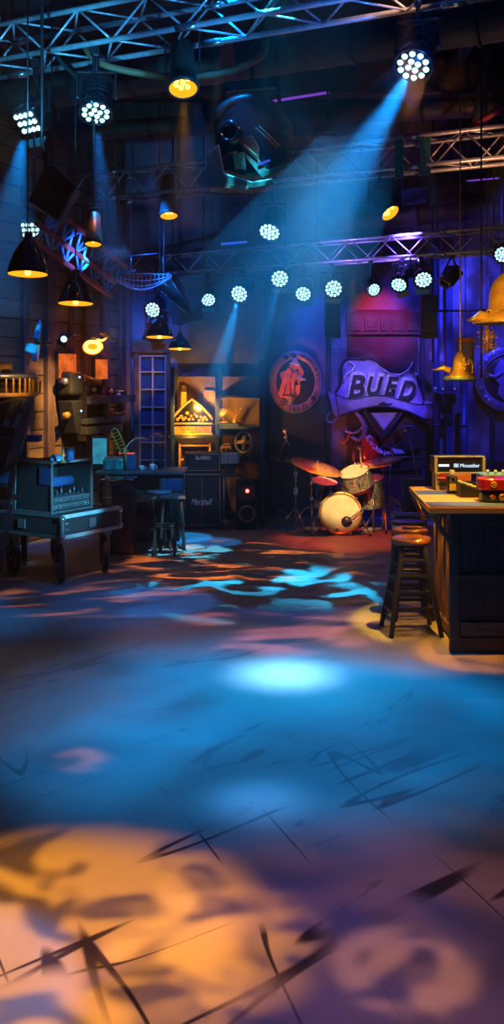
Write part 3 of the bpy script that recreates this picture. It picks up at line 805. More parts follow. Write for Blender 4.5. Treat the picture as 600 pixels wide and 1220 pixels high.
cu.sph(P(495,446,S-.08), .025)
build('scroll', cu, Mt['purple_hi'], t)
lt = MB()
for ch, x, y, a, w in (('B',422,462,.06,.25),('U',443,461,0,.23),('E',463,461,-.03,.20),('D',483,466,-.10,.23)):
    lt.text(ch, .44 if ch == 'B' else .36, T(*P(x,y,S-.10)) @ TOWARDS @ R(a,'Z'), .03, shear=.3, bold=.010, width=w)
build('lettering', lt, Mt['purple_dk'], t)
lo = MB()
for ch, x, y, a, w in (('B',421.6,461.2,.06,.285),('U',442.6,460.2,0,.265),('E',462.6,460.2,-.03,.235),('D',482.6,465.2,-.10,.265)):
    lo.text(ch, .455 if ch == 'B' else .375, T(*P(x,y,S-.075)) @ TOWARDS @ R(a,'Z'), .024, shear=.3, bold=.040, width=w*1.02)
build('letter_outline', lo, Mt['purple_hi'], t)
build('banner_mark', MB().pxprism([(450,481),(456,478.5),(461,481),(468,480),(464,483.5),(453,483.5)], S-.115, .012), Mt['purple_dk'], t)

t = thing('relief_ornament', 'carved ornament with a dark V strap and curling limbs below the lettered sign', 'ornament', P(457,545,S))
build('strap', MB().tube([P(x,y,S-.07) for x,y in smooth([(434,490),(440,500),(448,512),(457,519),(466,510),(474,498),(481,489)],4)], .030), Mt['purple_dk'], t)
build('backing', MB().pxprism(smooth([(424,490),(436,492),(480,492),(505,502),(517,520),(512,552),(490,560),(440,560),(418,548),(410,520)],3), S+.02, .03), Mt['bronze'], t, .01)
build('pale_triangle', MB().pxprism([(441,492),(473,491),(457,513)], S-.01, .03), Mt['purple'], t, .004)
build('limb', MB().tube([P(x,y,S-.06) for x,y in smooth([(421,489),(428,497),(434,508),(433,518),(426,524),(418,520)],4)], [.02+.02*math.sin(PI*i/20) for i in range(21)]), Mt['purple'], t)
build('limb', MB().tube([P(x,y,S-.08) for x,y in smooth([(411,513),(418,516),(426,514),(432,508)],4)], .015), Mt['purple_hi'], t)
fe = MB()
sp = smooth([(434,516),(440,526),(448,535),(458,540),(468,539)], 8)
for i, (x, y) in enumerate(sp):
    fe.sph(P(x + random.uniform(-2,2), y+random.uniform(-2.5,2.5), S-.06-random.uniform(0,.03)), random.uniform(.016,.032), seg=8)
build('feather_trim', fe, Mt['purple_hi'], t)
build('red_bag', MB().sph(P(440,538,S-.05), .16, d=(.85,.35,1.5)), Mt['red'], t, label='dark red drop shape')
build('bulge', MB().sph(P(424,540,S-.05), .12, d=(.8,.4,1.6)), Mt['bronze'], t)
build('beast_head', MB().pxprism(smooth([(472,512),(478,507),(488,506),(497,512),(502,524),(498,534),(486,536),(474,540),(460,533),(470,530),(479,524)],3), S-.02, .09), Mt['bronze'], t, .02)
build('tooth', MB().pxprism([(466,534),(478,536),(482,540),(470,541)], S-.12, .02), Mt['white'], t, .004)
build('orange_horn', MB().tube([P(405,520,S-.05),P(409,527,S-.06),P(414,522,S-.06),P(417,512,S-.05)], [.01,.025,.03,.012]), Mt['orangewood'], t)

# paint flecks clusters on blue wall (raised filigree)
for cx, cy, lab in ((388+10,403+10,'pale filigree patch on the wall above and right of the robed figure sign'), (522,424,'pale filigree patch on the blue wall right of the lettered sign')):
    mb = MB()
    for i in range(42):
        a = random.uniform(0,2*PI); q = random.uniform(0,10)
        x, y = cx + q*math.cos(a), cy + q*.8*math.sin(a)
        mb.torus(.018, .004, T(*P(x,y,YB-.005)) @ TOWARDS, 10, 5)
    tag(build('wall_filigree', mb, Mt['purple_hi']), lab, 'ornament', 'filigree on the blue wall')

# paned door on the back wall
t = thing('door_1', 'x', 'door', P(181,560,YB))
del t['label'], t['category']; t['kind'] = 'structure'
Yd = YB
d_ = build('door_frame', MB().pxprism([(160,414),(166,414),(166,607),(160,607)],Yd,.07).pxprism([(198,414),(203,414),(203,607),(198,607)],Yd,.07).pxprism([(158,405),(206,405),(206,420),(158,420)],Yd,.09), Mt['wood_mid'], t, .006)
mu = MB()
for y in (424,443,464,485,506,527,548,570): mu.pxprism([(166,y-.8),(198,y-.8),(198,y+.8),(166,y+.8)], Yd-.02, .035)
for x in (166.8,182,197.2): mu.pxprism([(x-1,424),(x+1,424),(x+1,605),(x-1,605)], Yd-.02, .04)
build('glazing_bar', mu, mat('worn_bar',(.55,.42,.36),.5), t)
build('pane', MB().pxprism([(166,424),(198,424),(198,571),(166,571)], Yd-.005, .012), mat('door_glass', (.03,.08,.2), .12), t)
build('lower_panel', MB().pxprism([(166,571),(198,571),(198,606),(166,606)], Yd-.005, .03), Mt['navy'], t)
build('door_handle', MB().cyl(P(195,520,Yd-.02), P(195,520,Yd-.08), .012).cyl(P(195,520,Yd-.08), P(190,520,Yd-.08), .012), Mt['gold'], t)
struct('trim_40', MB().pxprism([(150,330),(156,330),(156,606),(150,606)], YB, .08), Mt['post'], .01)
# thin wall frame with small shelf (207-228,445)
t = thing('wall_shelf', 'thin framed wall shelf with tiny bottles right of the paned door', 'shelf', P(218,458,YB-.1))
build('frame', MB().bar(P(205,457,YB-.08),P(229,457,YB-.08),.02,.16).bar(P(229,441,YB-.02),P(229,500,YB-.02),.02).bar(P(206,441,YB-.02),P(206,500,YB-.02),.02), Mt['steel'], t)
for x, hh, mm in ((214,.09,'gold'),(217,.12,'white'),(222,.08,'chrome')):
    q = P(x,457,YB-.1); q.z += .012
    tag(build('small_bottle', MB().lathe([(0,0),(.03,0),(.03,hh*.6),(.012,hh*.75),(.012,hh),(0,hh)], T(*q), 12), Mt[mm]), {'gold':'tiny brass coloured bottle','white':'tallest tiny white bottle','chrome':'tiny shiny silver bottle'}[mm]+' on the thin wall shelf', 'bottle', 'bottles on the thin wall shelf')
# warm column candle light above the peaked radio (orange strip)
# ---------------------------------------------------------------- tall shelving with lamps, radios
t = thing('shelving_unit', 'tall open navy shelving unit full of golden lit things behind the amps', 'shelving', (P(258,600,13.5).x, 13.5, 0))
def zz(py, Y): return P(0,py,Y).z
Ysf = 13.45
def Xp(px, Y=13.45): return (px-300)/F*Y
po = []
for px in (206, 259, 312):
    for yy in (13.2, 13.75):
        build('upright', MB().box((Xp(px, 13.3), yy, 1.05 if px != 312 else 1.1), (.05 if px != 312 else .07,.05,2.1 if px != 312 else 2.2)), Mt['navy'], t, .004)
for x0, x1, py in ((200,262,519),(258,284,505),(284,318,547),(257,315,471),(258,315,508.5),(204,262,571)):
    y_ = 13.475
    build('shelf_board', MB().box(((Xp(x0,13.2)+Xp(x1,13.2))/2, y_, zz(py,13.2)-.015), (Xp(x1,13.2)-Xp(x0,13.2), .60, .035)), Mt['navy'], t, .004)
build('back_panel', MB().box(((Xp(206)+Xp(312))/2, 13.80, 1.02), (Xp(312)-Xp(206), .02, 1.9)), mat('amber_back_board',(.45,.24,.08),.5,col2=(.2,.09,.03),scale=3,bump=.3), t)
def zs(py): return zz(py,13.2)+.006
# peaked radio/cabinet on upper left shelf
zb = zs(519); Xc = Xp(229,13.3)
t = thing('peaked_cabinet', 'golden peaked wooden cabinet with brass carving glowing on the upper left shelf', 'cabinet', (Xc,13.38,zb))
W = .27
def arch_pts(w, h, base):
    return [(-w,0),(w,0),(w,base),(w*.80,base+(h-base)*.27),(w*.42,base+(h-base)*.68),(0,h),(-w*.42,base+(h-base)*.68),(-w*.80,base+(h-base)*.27),(-w,base)]
ML = T(Xc,13.45,zb) @ TOWARDS
build('carcass', MB().prism(arch_pts(W,.47,.20), .20, ML), Mt['gloss'], t, .008)
build('arch_rim', MB().tube([ML @ Vector((x,y,.21)) for x,y in arch_pts(W,.47,.20)[2:]], .018), Mt['gold'], t)
build('base_drawer', MB().box((Xc,13.24,zb+.07), (W*1.9,.03,.11)), Mt['wood_gold'], t, .006)
build('ledge', MB().box((Xc,13.22,zb+.15), (W*2.0,.06,.025)).box((Xc,13.22,zb+.013), (W*2.05,.08,.025)), Mt['gold'], t, .004)
cv = MB()
for i in range(16):
    cv.sph((Xc + (i-7.5)*.026, 13.235, zb+.20+random.uniform(-.01,.06)*(1-abs(i-7.5)/9)*2), random.uniform(.016,.03), seg=8)
build('carving', cv, Mt['gold'], t)
lt = MB()
for i in range(9): lt.cyl((Xc-.20+i*.05,13.226,zb+.07+.015*(i%2)),(Xc-.20+i*.05,13.218,zb+.07+.015*(i%2)),.009)
build('knob', lt, Mt['wood_dark'], t)
# board leaning behind it
tag(build('leaning_board', MB().box((Xp(250,13.66),13.67,zb+.30), (.20,.03,.56), rot=(.0,.06,0)), Mt['wood_gold'], None, .004), 'tall honey coloured board standing behind the peaked golden cabinet', 'board')
# candle column
q = (Xp(218.5,13.6), 13.66, zb)
t = thing('lava_lamp', 'slim glowing orange column lamp behind the peaked golden cabinet', 'lamp', q)
build('base', MB().lathe([(0,0),(.05,0),(.035,.12),(0,.12)], T(*q), 16), Mt['gold'], t)
build('glass', MB().lathe([(.032,.12),(.04,.3),(.034,.56),(0,.56)], T(*q), 16), Mt['shade_in'], t)
build('cap', MB().lathe([(.036,.56),(.03,.64),(0,.65)], T(*q), 16), Mt['gold'], t)
# lower left shelf: gold frames / boxes between 520 and 540
zl = zs(571)
t = thing('storage_crate', 'golden wooden crate with stacked bars on the lower left shelf', 'crate', (Xp(232,13.4),13.4,zl))
X0 = Xp(232,13.3)
build('side', MB().box((X0-.20,13.42,zl+.23),(.03,.3,.46)), Mt['wood_gold'], t, .004)
build('side', MB().box((X0+.20,13.42,zl+.23),(.03,.3,.46)), Mt['wood_gold'], t, .004)
for zt_ in (.03,.24,.43): build('slat', MB().box((X0,13.42,zl+zt_),(.37,.3,.025)), Mt['wood_gold'], t, .003)
tag(build('brass_bowl', MB().lathe([(0,0),(.04,0),(.05,.01),(.10,.06),(.105,.07),(.09,.06),(.03,.02),(0,.02)], T(Xp(210,13.28),13.28,zl), 24).sph((0,0,.06),.07,T(Xp(210,13.28),13.28,zl)), Mt['gold']), 'brass bowl heaped full at the left end of the lower shelf', 'bowl')
# right small shelf: desk lamp like horn
zr = zs(505)
q = Vector((Xp(266,13.3),13.3,zr))
t = thing('desk_lamp', 'golden desk lamp with tilted shade on the upper right shelf', 'lamp', q)
build('base', MB().lathe([(0,0),(.07,0),(.065,.02),(.02,.03),(0,.03)], T(*q), 20), Mt['gold'], t)
build('arm', MB().tube([q+Vector((0,0,.02)),q+Vector((-.02,0,.1)),q+Vector((-.01,0,.17))], .010), Mt['gold'], t)
build('lamp_shade', MB().lathe([(.085,0),(.07,.05),(.03,.09),(0,.10)], T(*(q+Vector((-.005,-.02,.12)))) @ R(-.7,'Y') @ R(.2,'X'), 24), Mt['gold'], t)
# ornament cluster (280,490)
q = Vector((Xp(279,13.3),13.35,zr))
mb = MB().lathe([(0,0),(.035,0),(.02,.03),(.012,.06),(0,.06)], T(*q), 14)
for i in range(14):
    a = i*2.4; rr_ = .02+.005*i
    p = q + Vector((rr_*math.cos(a)*1.0, rr_*math.sin(a)*.5, .07+.009*i)); mb.cyl(q+Vector((0,0,.05)), p, .004, seg=6); mb.sph(p, .015, seg=8)
tag(build('brass_ornament', mb, Mt['gold']), 'spiky brass twig ornament beside the desk lamp', 'ornament')
# middle right: gold radio box and helmet-like horn ring
zq = zs(547)
q = Vector((Xp(266,13.3),13.34,zz(547,13.2)))
# column + radio
zc = zs(571)-.02
t = thing('small_radio', 'small golden radio on top of the grey tray box', 'radio', (Xp(269,13.25),13.25,zz(540,13.25)))
q = Vector((Xp(269,13.25),13.25,zz(540,13.25)))
build('body', MB().box(q+Vector((0,0,.05)),(.15,.12,.085)), Mt['wood_gold'], t, .01)
build('handle', MB().tube([q+Vector((-.05,0,.09)),q+Vector((-.04,0,.12)),q+Vector((.04,0,.12)),q+Vector((.05,0,.09))], .007), Mt['gold'], t)
build('dial', MB().cyl(q+Vector((-.03,-.06,.05)),q+Vector((-.03,-.068,.05)),.022).cyl(q+Vector((.03,-.06,.05)),q+Vector((.03,-.068,.05)),.022), Mt['black'], t)
build('foot', MB().box(q+Vector((0,0,.004)),(.13,.1,.012)), Mt['black'], t)
q = Vector((Xp(290,13.3),13.3,zq))
t = thing('round_fan', 'round pale-rimmed table fan on the middle right shelf', 'fan', q)
cc = q+Vector((0,-.02,.21)); Mf = aim(cc, (-.35,-1,.1))
build('rim', MB().torus(.14,.022,Mf,32,8,.8,1), Mt['steel'], t)
build('housing', MB().lathe([(.13,0),(.13,-.06),(.05,-.09),(0,-.09)],Mf @ Matrix.Diagonal((.8,1,1,1)),28), Mt['black'], t)
bl = MB()
for i in range(4): bl.box((.055,0,0),(.09,.05,.006),Mf @ R(i*PI/2,'Z') @ R(.4,'X'))
build('blade', bl, Mt['wood_mid'], t)
build('hub', MB().sph((0,0,0),.028,Mf), Mt['gold'], t)
build('base', MB().lathe([(0,0),(.08,0),(.07,.02),(.015,.04),(.015,.09),(0,.09)],T(*q),20), Mt['black'], t)
# jug left of the fan
tag(build('storage_jar', MB().lathe([(0,0),(.06,0),(.075,.06),(.07,.12),(.04,.15),(.045,.17),(0,.17)],T(Xp(306,13.35),13.35,zq),20), Mt['wood_mid']), 'brown jar right of the table fan', 'jar')

# ---------------------------------------------------------------- amp stack
Xa = Xp(241,13.0); Yfr = 12.95
t = thing('speaker_cabinet', 'tall black speaker cabinet with white script under the amp head', 'amplifier', (Xa, Yfr+.15, 0))
W, H_ = .50, .72
build('cabinet', MB().box((Xa,Yfr+.16,H_/2+.02),(W,.32,H_)), Mt['tolex'], t, .012)
build('grille', MB().box((Xa-.105,Yfr-.004,H_/2+.03),(.205,.014,H_-.09)).box((Xa+.105,Yfr-.004,H_/2+.03),(.205,.014,H_-.09)), Mt['grille'], t, .003)
pi = MB()
for e in (-1,1): pi.box((Xa+e*.228,Yfr-.004,H_/2+.03),(.008,.016,H_-.06))
pi.box((Xa,Yfr-.004,.062),(.464,.016,.008)).box((Xa,Yfr-.004,H_-.005),(.464,.016,.008)).box((Xa,Yfr-.002,H_/2),(.006,.012,H_-.1))
build('piping', pi, Mt['goldtrim'], t)
build('lettering', MB().text('Marshall', .115, T(Xa-.015,Yfr-.016,.36) @ TOWARDS, .003, shear=.35, width=.27), Mt['white'], t, label='white script lettering')
build('foot', MB().box((Xa-.2,Yfr+.04,.01),(.04,.04,.02)).box((Xa+.2,Yfr+.04,.01),(.04,.04,.02)).box((Xa-.2,Yfr+.28,.01),(.04,.04,.02)).box((Xa+.2,Yfr+.28,.01),(.04,.04,.02)), Mt['rubber'], t)
zh = H_+.02
t = thing('amp_head', 'small black amp head with pale piping and white lettering on the cabinet', 'amplifier', (Xa,Yfr+.12,zh))
hh = .235
build('case', MB().box((Xa,Yfr+.14,zh+hh/2+.012),(.47,.26,hh)), Mt['tolex'], t, .012)
build('front', MB().box((Xa,Yfr+.006,zh+hh/2+.012),(.43,.012,hh-.04)), Mt['grille'], t, .003)
pi = MB()
for e in (-1,1): pi.box((Xa+e*.222,Yfr+.004,zh+hh/2+.012),(.007,.014,hh-.02)).box((Xa,Yfr+.004,zh+hh/2+.012+e*(hh/2-.012)),(.45,.014,.007))
build('piping', pi, Mt['goldtrim'], t)
build('lettering', MB().text('BLASSO', .062, T(Xa+.01,Yfr-.004,zh+hh-.05) @ TOWARDS, .003, bold=.0012, width=.19), Mt['white'], t)
kn = MB()
for i in range(9): kn.cyl((Xa-.17+i*.042,Yfr+.05,zh+hh+.01),(Xa-.17+i*.042,Yfr+.05,zh+hh+.03),.010)
build('knob', kn, Mt['gold'], t)
build('foot', MB().box((Xa-.18,Yfr+.08,zh+.006),(.04,.1,.012)).box((Xa+.18,Yfr+.08,zh+.006),(.04,.1,.012)), Mt['rubber'], t)
# red cable
rc = smooth([(Xa+.0,Yfr-.03,.30),(Xa-.01,Yfr-.04,.22),(Xa-.07,Yfr-.05,.13),(Xa-.17,Yfr-.05,.07),(Xa-.27,Yfr-.04,.03),(Xa-.42,Yfr-.05,.012)],8)
tag(build('instrument_cable', MB().tube(rc,.007,8), Mt['red']), 'thin red cable curving down from the speaker cabinet', 'cable')
# grey tray box and stand table beside
Xb = Xp(273,13.0)
t = thing('side_table', 'small black stand with curved leg between cabinet and monitor speaker', 'stand', (Xb,13.05,0))
zt = zz(566,13.0)
build('table_top', MB().box((Xb+.01,13.06,zt),(.30,.26,.025)), Mt['black'], t, .004)
for x_ in (-.11,-.07,.13): build('leg', MB().cyl((Xb+x_,12.96,0),(Xb+x_,12.96,zt),.009), Mt['steel'], t)
build('leg', MB().cyl((Xb+.12,13.16,0),(Xb+.12,13.16,zt),.009), Mt['steel'], t)
build('curved_brace', MB().tube([(Xb-.01,12.95,zt),(Xb-.005,12.95,.48),(Xb+.02,12.94,.40),(Xb+.06,12.94,.33)],.008), Mt['steel'], t)
build('lower_shelf', MB().box((Xb+.01,13.06,.20),(.28,.24,.02)), Mt['black'], t, .003)
t = thing('metal_box', 'grey metal box on the small stand beside the amp head', 'box', (Xp(274,13.05),13.08,zt+.013))
zb_ = zt+.013; hb = zz(540,13.0)-zb_
build('pedestal', MB().box((Xp(274,13.05),13.1,zb_+hb*.25),(.14,.14,hb*.5)), Mt['black'], t, .004)
build('case', MB().box((Xp(274,13.05),13.08,zb_+hb*.75),(.24,.20,hb*.5)), Mt['steel'], t, .008)
build('lid_seam', MB().box((Xp(272,13.05),12.977,zb_+hb*.75),(.005,.006,hb*.48)), Mt['black'], t)
# monitor speaker with red light
Xm = Xp(294,12.95)
t = thing('monitor_speaker', 'black floor speaker with a glowing red lamp and pale ringed cone', 'speaker', (Xm,13.05,0))
Hm = zz(573,12.95)
build('cabinet', MB().box((Xm,13.07,Hm/2+.01),(.29,.26,Hm-.02)), Mt['tolex'], t, .012)
build('upper_panel', MB().box((Xm-.01,12.935,Hm*.76),(.22,.012,.21)), Mt['wood_dark'], t, .006)
build('indicator_lamp', MB().sph((Xm+.005,12.92,Hm*.80),.022), Mt['redlamp'], t, label='glowing red lamp')
Mc = aim((Xm,12.938,Hm*.33),(0,-1,0))
build('speaker_ring', MB().torus(.098,.013,Mc,4*9,8,1,1), Mt['goldtrim'], t)
build('speaker_cone', MB().lathe([(.095,.004),(.06,-.012),(.03,-.004),(0,.012)],Mc,28), Mt['grille'], t)
build('top_knob', MB().box((Xm-.05,13.0,Hm+.004),(.05,.03,.012)).box((Xm+.01,13.0,Hm+.004),(.03,.03,.012)).box((Xm+.06,13.0,Hm+.004),(.03,.03,.012)), Mt['goldtrim'], t)
build('corner', MB().sph((Xm-.12,12.94,.05),.012).sph((Xm+.12,12.94,.05),.012), Mt['chrome'], t)
build('foot', MB().box((Xm,13.07,.005),(.26,.24,.01)), Mt['rubber'], t)

# ---------------------------------------------------------------- drum kit
def tripod(t, base, zc, spread, n=3, ph=0.3, m='chrome', r=.009, arc=True):
    for i in range(n):
        a = ph + 2*PI*i/n; d = Vector((math.cos(a), math.sin(a), 0))
        if arc: pts = [base+Vector((0,0,zc)), base+d*spread*.35+Vector((0,0,zc*.95)), base+d*spread*.75+Vector((0,0,zc*.45)), base+d*spread+Vector((0,0,.012))]
        else: pts = [base+Vector((0,0,zc)), base+d*spread+Vector((0,0,.012))]
        lg = build('leg', MB().tube(smooth([tuple(p) for p in pts],4) if arc else pts, r), Mt[m], t)
        build('rubber_foot', MB().sph(base+d*spread+Vector((0,0,.014)), .014), Mt['rubber'], lg)
D0 = FL(405,638)
Yk = 12.5
ck = Vector((Xp(405.5,Yk),Yk,.275))
t = thing('bass_drum', 'cream headed bass drum with a round dark patch, standing at the centre of the kit', 'drum', (ck.x,ck.y+.2,0))
Mk = aim(ck, (-.10,-1,0))
r = .262
build('shell', MB().lathe([(r*.96,-.01),(r*.96,-.40),(0,-.40)],Mk,48), Mt['gloss'], t)
build('drum_head', MB().lathe([(r*.93,.0),(0,.006)],Mk,48), Mt['cream'], t, label='cream front head')
build('hoop', MB().torus(r*.965,.017,Mk,56,10), Mt['gold'], t)
build('hoop', MB().torus(r*.965,.017,Mk @ T(0,0,-.39),56,10), Mt['gloss'], t)
lg = MB()
for i in range(10):
    a = 2*PI*i/10+.15; x, y = r*1.04*math.cos(a), r*1.04*math.sin(a)
    lg.cyl((x,y,.02),(x,y,-.16),.005,M=Mk).box((x,y,.015),(.03,.03,.02),Mk).cyl((x,y,-.12),(x,y,-.2),.012,M=Mk)
build('tension_lug', lg, Mt['chrome'], t)
build('port_patch', MB().lathe([(0,.012),(.066,.012),(.066,.006)],Mk @ T(.075,-.10,0),28), Mt['purple_dk'], t, label='dark round patch')
build('emblem', MB().torus(.018,.003,Mk @ T(-.04,-.205,.007),16,6).box((-.04,-.205,.008),(.012,.03,.003),Mk), Mt['black'], t)
build('beater_arm', MB().tube([Mk @ Vector((.075,-.10,.02)),Mk @ Vector((.15,-.03,.06)),Mk @ Vector((.25,.06,.05)),Mk @ Vector((.30,.10,.0))],.008).tube([Mk @ Vector((.06,-.11,.025)),Mk @ Vector((.17,-.06,.06)),Mk @ Vector((.27,.02,.05))],.006), Mt['chrome'], t)
for e in (-1,1):
    lq = build('spur', MB().cyl(Mk @ Vector((e*r*.95,-.05,-.08)), (ck.x+e*(r+.10), ck.y-.08, .012), .010), Mt['chrome'], t)
    build('rubber_foot', MB().sph((ck.x+e*(r+.10), ck.y-.08, .014),.014), Mt['rubber'], lq)
def drum(name, label, c, r, h, d, shellm='sparkle', legs=False):
    t = thing(name, label, 'drum', c); M_ = aim(c, d)
    build('shell', MB().lathe([(r,-h/2),(r,h/2)],M_,36), Mt[shellm], t)
    build('drum_head', MB().lathe([(r*.98,h/2),(0,h/2+.004)],M_,36).lathe([(r*.98,-h/2),(0,-h/2-.004)],M_,36), Mt['cream'] if name != 'snare_drum' else Mt['white'], t)
    build('hoop', MB().torus(r*1.02,.009,M_ @ T(0,0,h/2),40,8), Mt['chrome'], t)
    build('hoop', MB().torus(r*1.02,.009,M_ @ T(0,0,-h/2),40,8), Mt['chrome'], t)
    lg = MB()
    for i in range(8):
        a = 2*PI*i/8; x, y = r*1.04*math.cos(a), r*1.04*math.sin(a)
        lg.cyl((x,y,-h/2),(x,y,h/2),.004,M=M_).box((x,y,0),(.022,.022,h*.3),M_)
    build('tension_lug', lg, Mt['chrome'], t)
    return t, M_
c1 = P(424,570,12.6)
t, M1 = drum('rack_tom', 'sparkling gold rack tom tilted above the bass drum', c1, .19, .20, (-.28,-.30,.9))
build('mount', MB().tube([c1+Vector((-.05,.1,-.1)),Vector((ck.x+.02,Yk+.18,ck.z+r))],.012), Mt['chrome'], t)
build('red_pad', MB().lathe([(0,-.10),(.17,-.10),(.185,-.135),(.13,-.17),(0,-.175)],M1,32), Mt['red'], t, label='glossy red underside pad')
c2 = Vector((Xp(441,12.85),12.9,.50))
t, M2 = drum('floor_tom', 'sparkling floor tom on three legs, right behind the bass drum', c2, .19, .34, (-.12,-.18,.97))
for i in range(3):
    a = .6+2*PI*i/3; x, y = c2.x+.215*math.cos(a), c2.y+.215*math.sin(a)
    build('leg', MB().cyl((x,y,.0),(x,y,.55),.008).box((x*.97+c2.x*.03,y*.97+c2.y*.03,.45),(.03,.03,.05)), Mt['chrome'], t)
c3 = Vector((Xp(385,12.9),12.95,.52))
t, M3 = drum('snare_drum', 'dark drum half hidden behind the left side of the bass drum', c3, .17, .22, (.1,-.2,.97), 'gloss')
build('stand_post', MB().cyl((c3.x,c3.y,.25),(c3.x,c3.y,.40),.014), Mt['chrome'], t)
tripod(t, Vector((c3.x,c3.y,0)), .26, .2, 3, .2)
# mallet standing up
q0, q1 = P(430.5,558,12.6), P(428.5,534,12.6)
t = thing('drum_mallet', 'pale round headed mallet standing up above the rack tom', 'mallet', q0)
build('stick', MB().cyl(q0+Vector((0,0,-.03)), q1, .012, .008), Mt['wood_gold'], t)
build('mallet_head', MB().sph(q1+Vector((0,0,.01)), .042, d=(1,1,.75)), Mt['orangewood'], t)
def cymbal(label, c, r, nrm, base, kink):
    t = thing('cymbal', label, 'cymbal', (base.x, base.y, 0))
    M_ = aim(c, nrm)
    build('plate', MB().lathe([(0,.028),(.02,.026),(.045,.010),(r*.5,.002),(r,-.016),(r,-.019),(r*.5,-.002),(0,.0)],M_,48), Mt['gold'], t)
    build('wing_nut', MB().cyl(M_ @ Vector((0,0,.02)), M_ @ Vector((0,0,.07)), .010), Mt['chrome'], t)
    build('felt', MB().cyl(M_ @ Vector((0,0,-.02)), M_ @ Vector((0,0,.0)), .022), Mt['rubber'], t)
    build('stand_post', MB().cyl((base.x,base.y,.06),(base.x,base.y,.62),.013).cyl((base.x,base.y,.60),(base.x,base.y,kink),.009).box((base.x,base.y,.42),(.04,.04,.04)).box((base.x,base.y,.62),(.035,.035,.04)), Mt['chrome'], t)
    a = Vector((base.x,base.y,kink))
    build('boom_arm', MB().cyl(a, M_ @ Vector((0,0,-.01)), .008).sph(a,.02), Mt['chrome'], t)
    tripod(t, Vector((base.x,base.y,0)), .30, .27, 3, .5)
    return t
b1 = FL(371,633)
cl = P(377,555,12.35)
cymbal('large brass cymbal over the left of the drum kit, sloping down to the right', cl, .33, (.26,-.17,.95), b1, .78)
b1b = FL(352,631)
t = thing('cymbal', 'small brass splash cymbal overlapping the outer left end of the large one', 'cymbal', (b1b.x,b1b.y,0))
Mq = aim(P(352,549,12.9),(.1,-.12,1))
build('plate', MB().lathe([(0,.02),(.03,.012),(.14,-.004),(.14,-.007),(0,0)],Mq,36), Mt['gold'], t)
build('stand_post', MB().cyl((b1b.x,b1b.y,.06),(Mq.translation.x,Mq.translation.y,Mq.translation.z+.03),.011).box((b1b.x,b1b.y,.5),(.05,.04,.09)).box((b1b.x,b1b.y,.72),(.05,.04,.06)), Mt['chrome'], t)
build('wing_nut', MB().cyl(Mq @ Vector((0,0,.01)), Mq @ Vector((0,0,.05)), .009), Mt['chrome'], t)
tripod(t, b1b, .28, .24, 3, 1.0, arc=False)
b2 = FL(457,632)
cymbal('brass cymbal over the right of the drum kit, sloping up to the right', P(453,549,12.7), .27, (-.22,-.12,.96), b2, .78)
b3 = FL(469,632)
t = thing('drum_stand', 'slim chrome boom stand behind the right cymbal', 'stand', (b3.x,b3.y+.35,0))
bb3 = Vector((b3.x,b3.y+.35,0))
build('stand_post', MB().cyl((bb3.x,bb3.y,.06),(bb3.x,bb3.y,.9),.010), Mt['chrome'], t)
build('boom_arm', MB().cyl((bb3.x-.15,bb3.y,.90),(bb3.x+.55,bb3.y+.1,.92),.008), Mt['chrome'], t)
tripod(t, bb3, .28, .26, 3, .9)
# drummer's stool
q = Vector((Xp(420,13.5),13.5,0))
t = thing('drum_stool', 'blue topped drum stool behind the kit', 'stool', q)
build('seat', MB().lathe([(0,0),(.16,0),(.17,.03),(.16,.08),(0,.09)],T(q.x,q.y,.50),28), Mt['blue'], t)
build('post', MB().cyl((q.x,q.y,.2),(q.x,q.y,.5),.016), Mt['chrome'], t)
tripod(t, q, .28, .24, 3, .5)
# blue guitar body lying at right of kit (463-480, 590-605)
t = thing('drum_pedal', 'blue bar pedal lying on a low stand right of the drums', 'pedal', FL(468,625))
a, b = P(455,589,12.95), P(481,602,12.75)
build('bar', MB().bar(a,b,.05,.04), Mt['blue_lt'], t, .008)
build('leg', MB().cyl(a.lerp(b,.2),(a.lerp(b,.2).x,a.lerp(b,.2).y,0),.01), Mt['chrome'], t)
build('leg', MB().cyl(a.lerp(b,.85),(a.lerp(b,.85).x,a.lerp(b,.85).y,0),.01), Mt['chrome'], t)
# mic stands
def mic_stand(label, base, pts, head, m='steel'):
    t = thing('microphone_stand', label, 'microphone stand', base)
    build('pole', MB().cyl(base+Vector((0,0,.1)), pts[0], .010), Mt['black'], t)
    build('boom_arm', MB().tube(pts,.008), Mt[m], t)
    build('clip', MB().sph(pts[0],.02), Mt[m], t)
    build('microphone', MB().lathe([(0,0),(.012,0),(.016,.09),(.028,.10),(.028,.13),(0,.15)], aim(pts[-1],head),14), Mt['chrome'], t)
    tripod(t, base, .22, .25, 3, .4, m='steel', arc=False)
bm0 = Vector((Xp(334,13.3),13.3,0))
mic_stand('microphone stand left of the drums with a forked top', bm0, [P(332,549,13.3),P(336,535,13.3),P(342,523,13.3)], (-.3,-.2,.9))
f = MB().cyl(P(338,520,13.3),P(345,531,13.3),.010).cyl(P(341,525,13.3),P(337,531,13.3),.008)
t = [o for o in bpy.data.objects if o.name == 'microphone_stand'][0]
build('fork', f, Mt['white'], t)
bm1 = Vector((Xp(492,13.0),13.0,0))
mic_stand('microphone stand with a long thin blue boom behind the bar', bm1, [P(499,575,13.0),P(493,548,13.0),P(488,522,13.0)], (-.4,-.2,.8), 'blue_lt')
# wedge floor bag left of the drums (blue cable)
tag(build('stage_cable', MB().tube([tuple(FL(x,y)+Vector((0,0,.012))) for x,y in smooth([(314,627),(324,631),(335,628),(345,632),(356,629)],6)],.012), Mt['bluepipe']), 'blue cable on the floor left of the drum kit', 'cable')

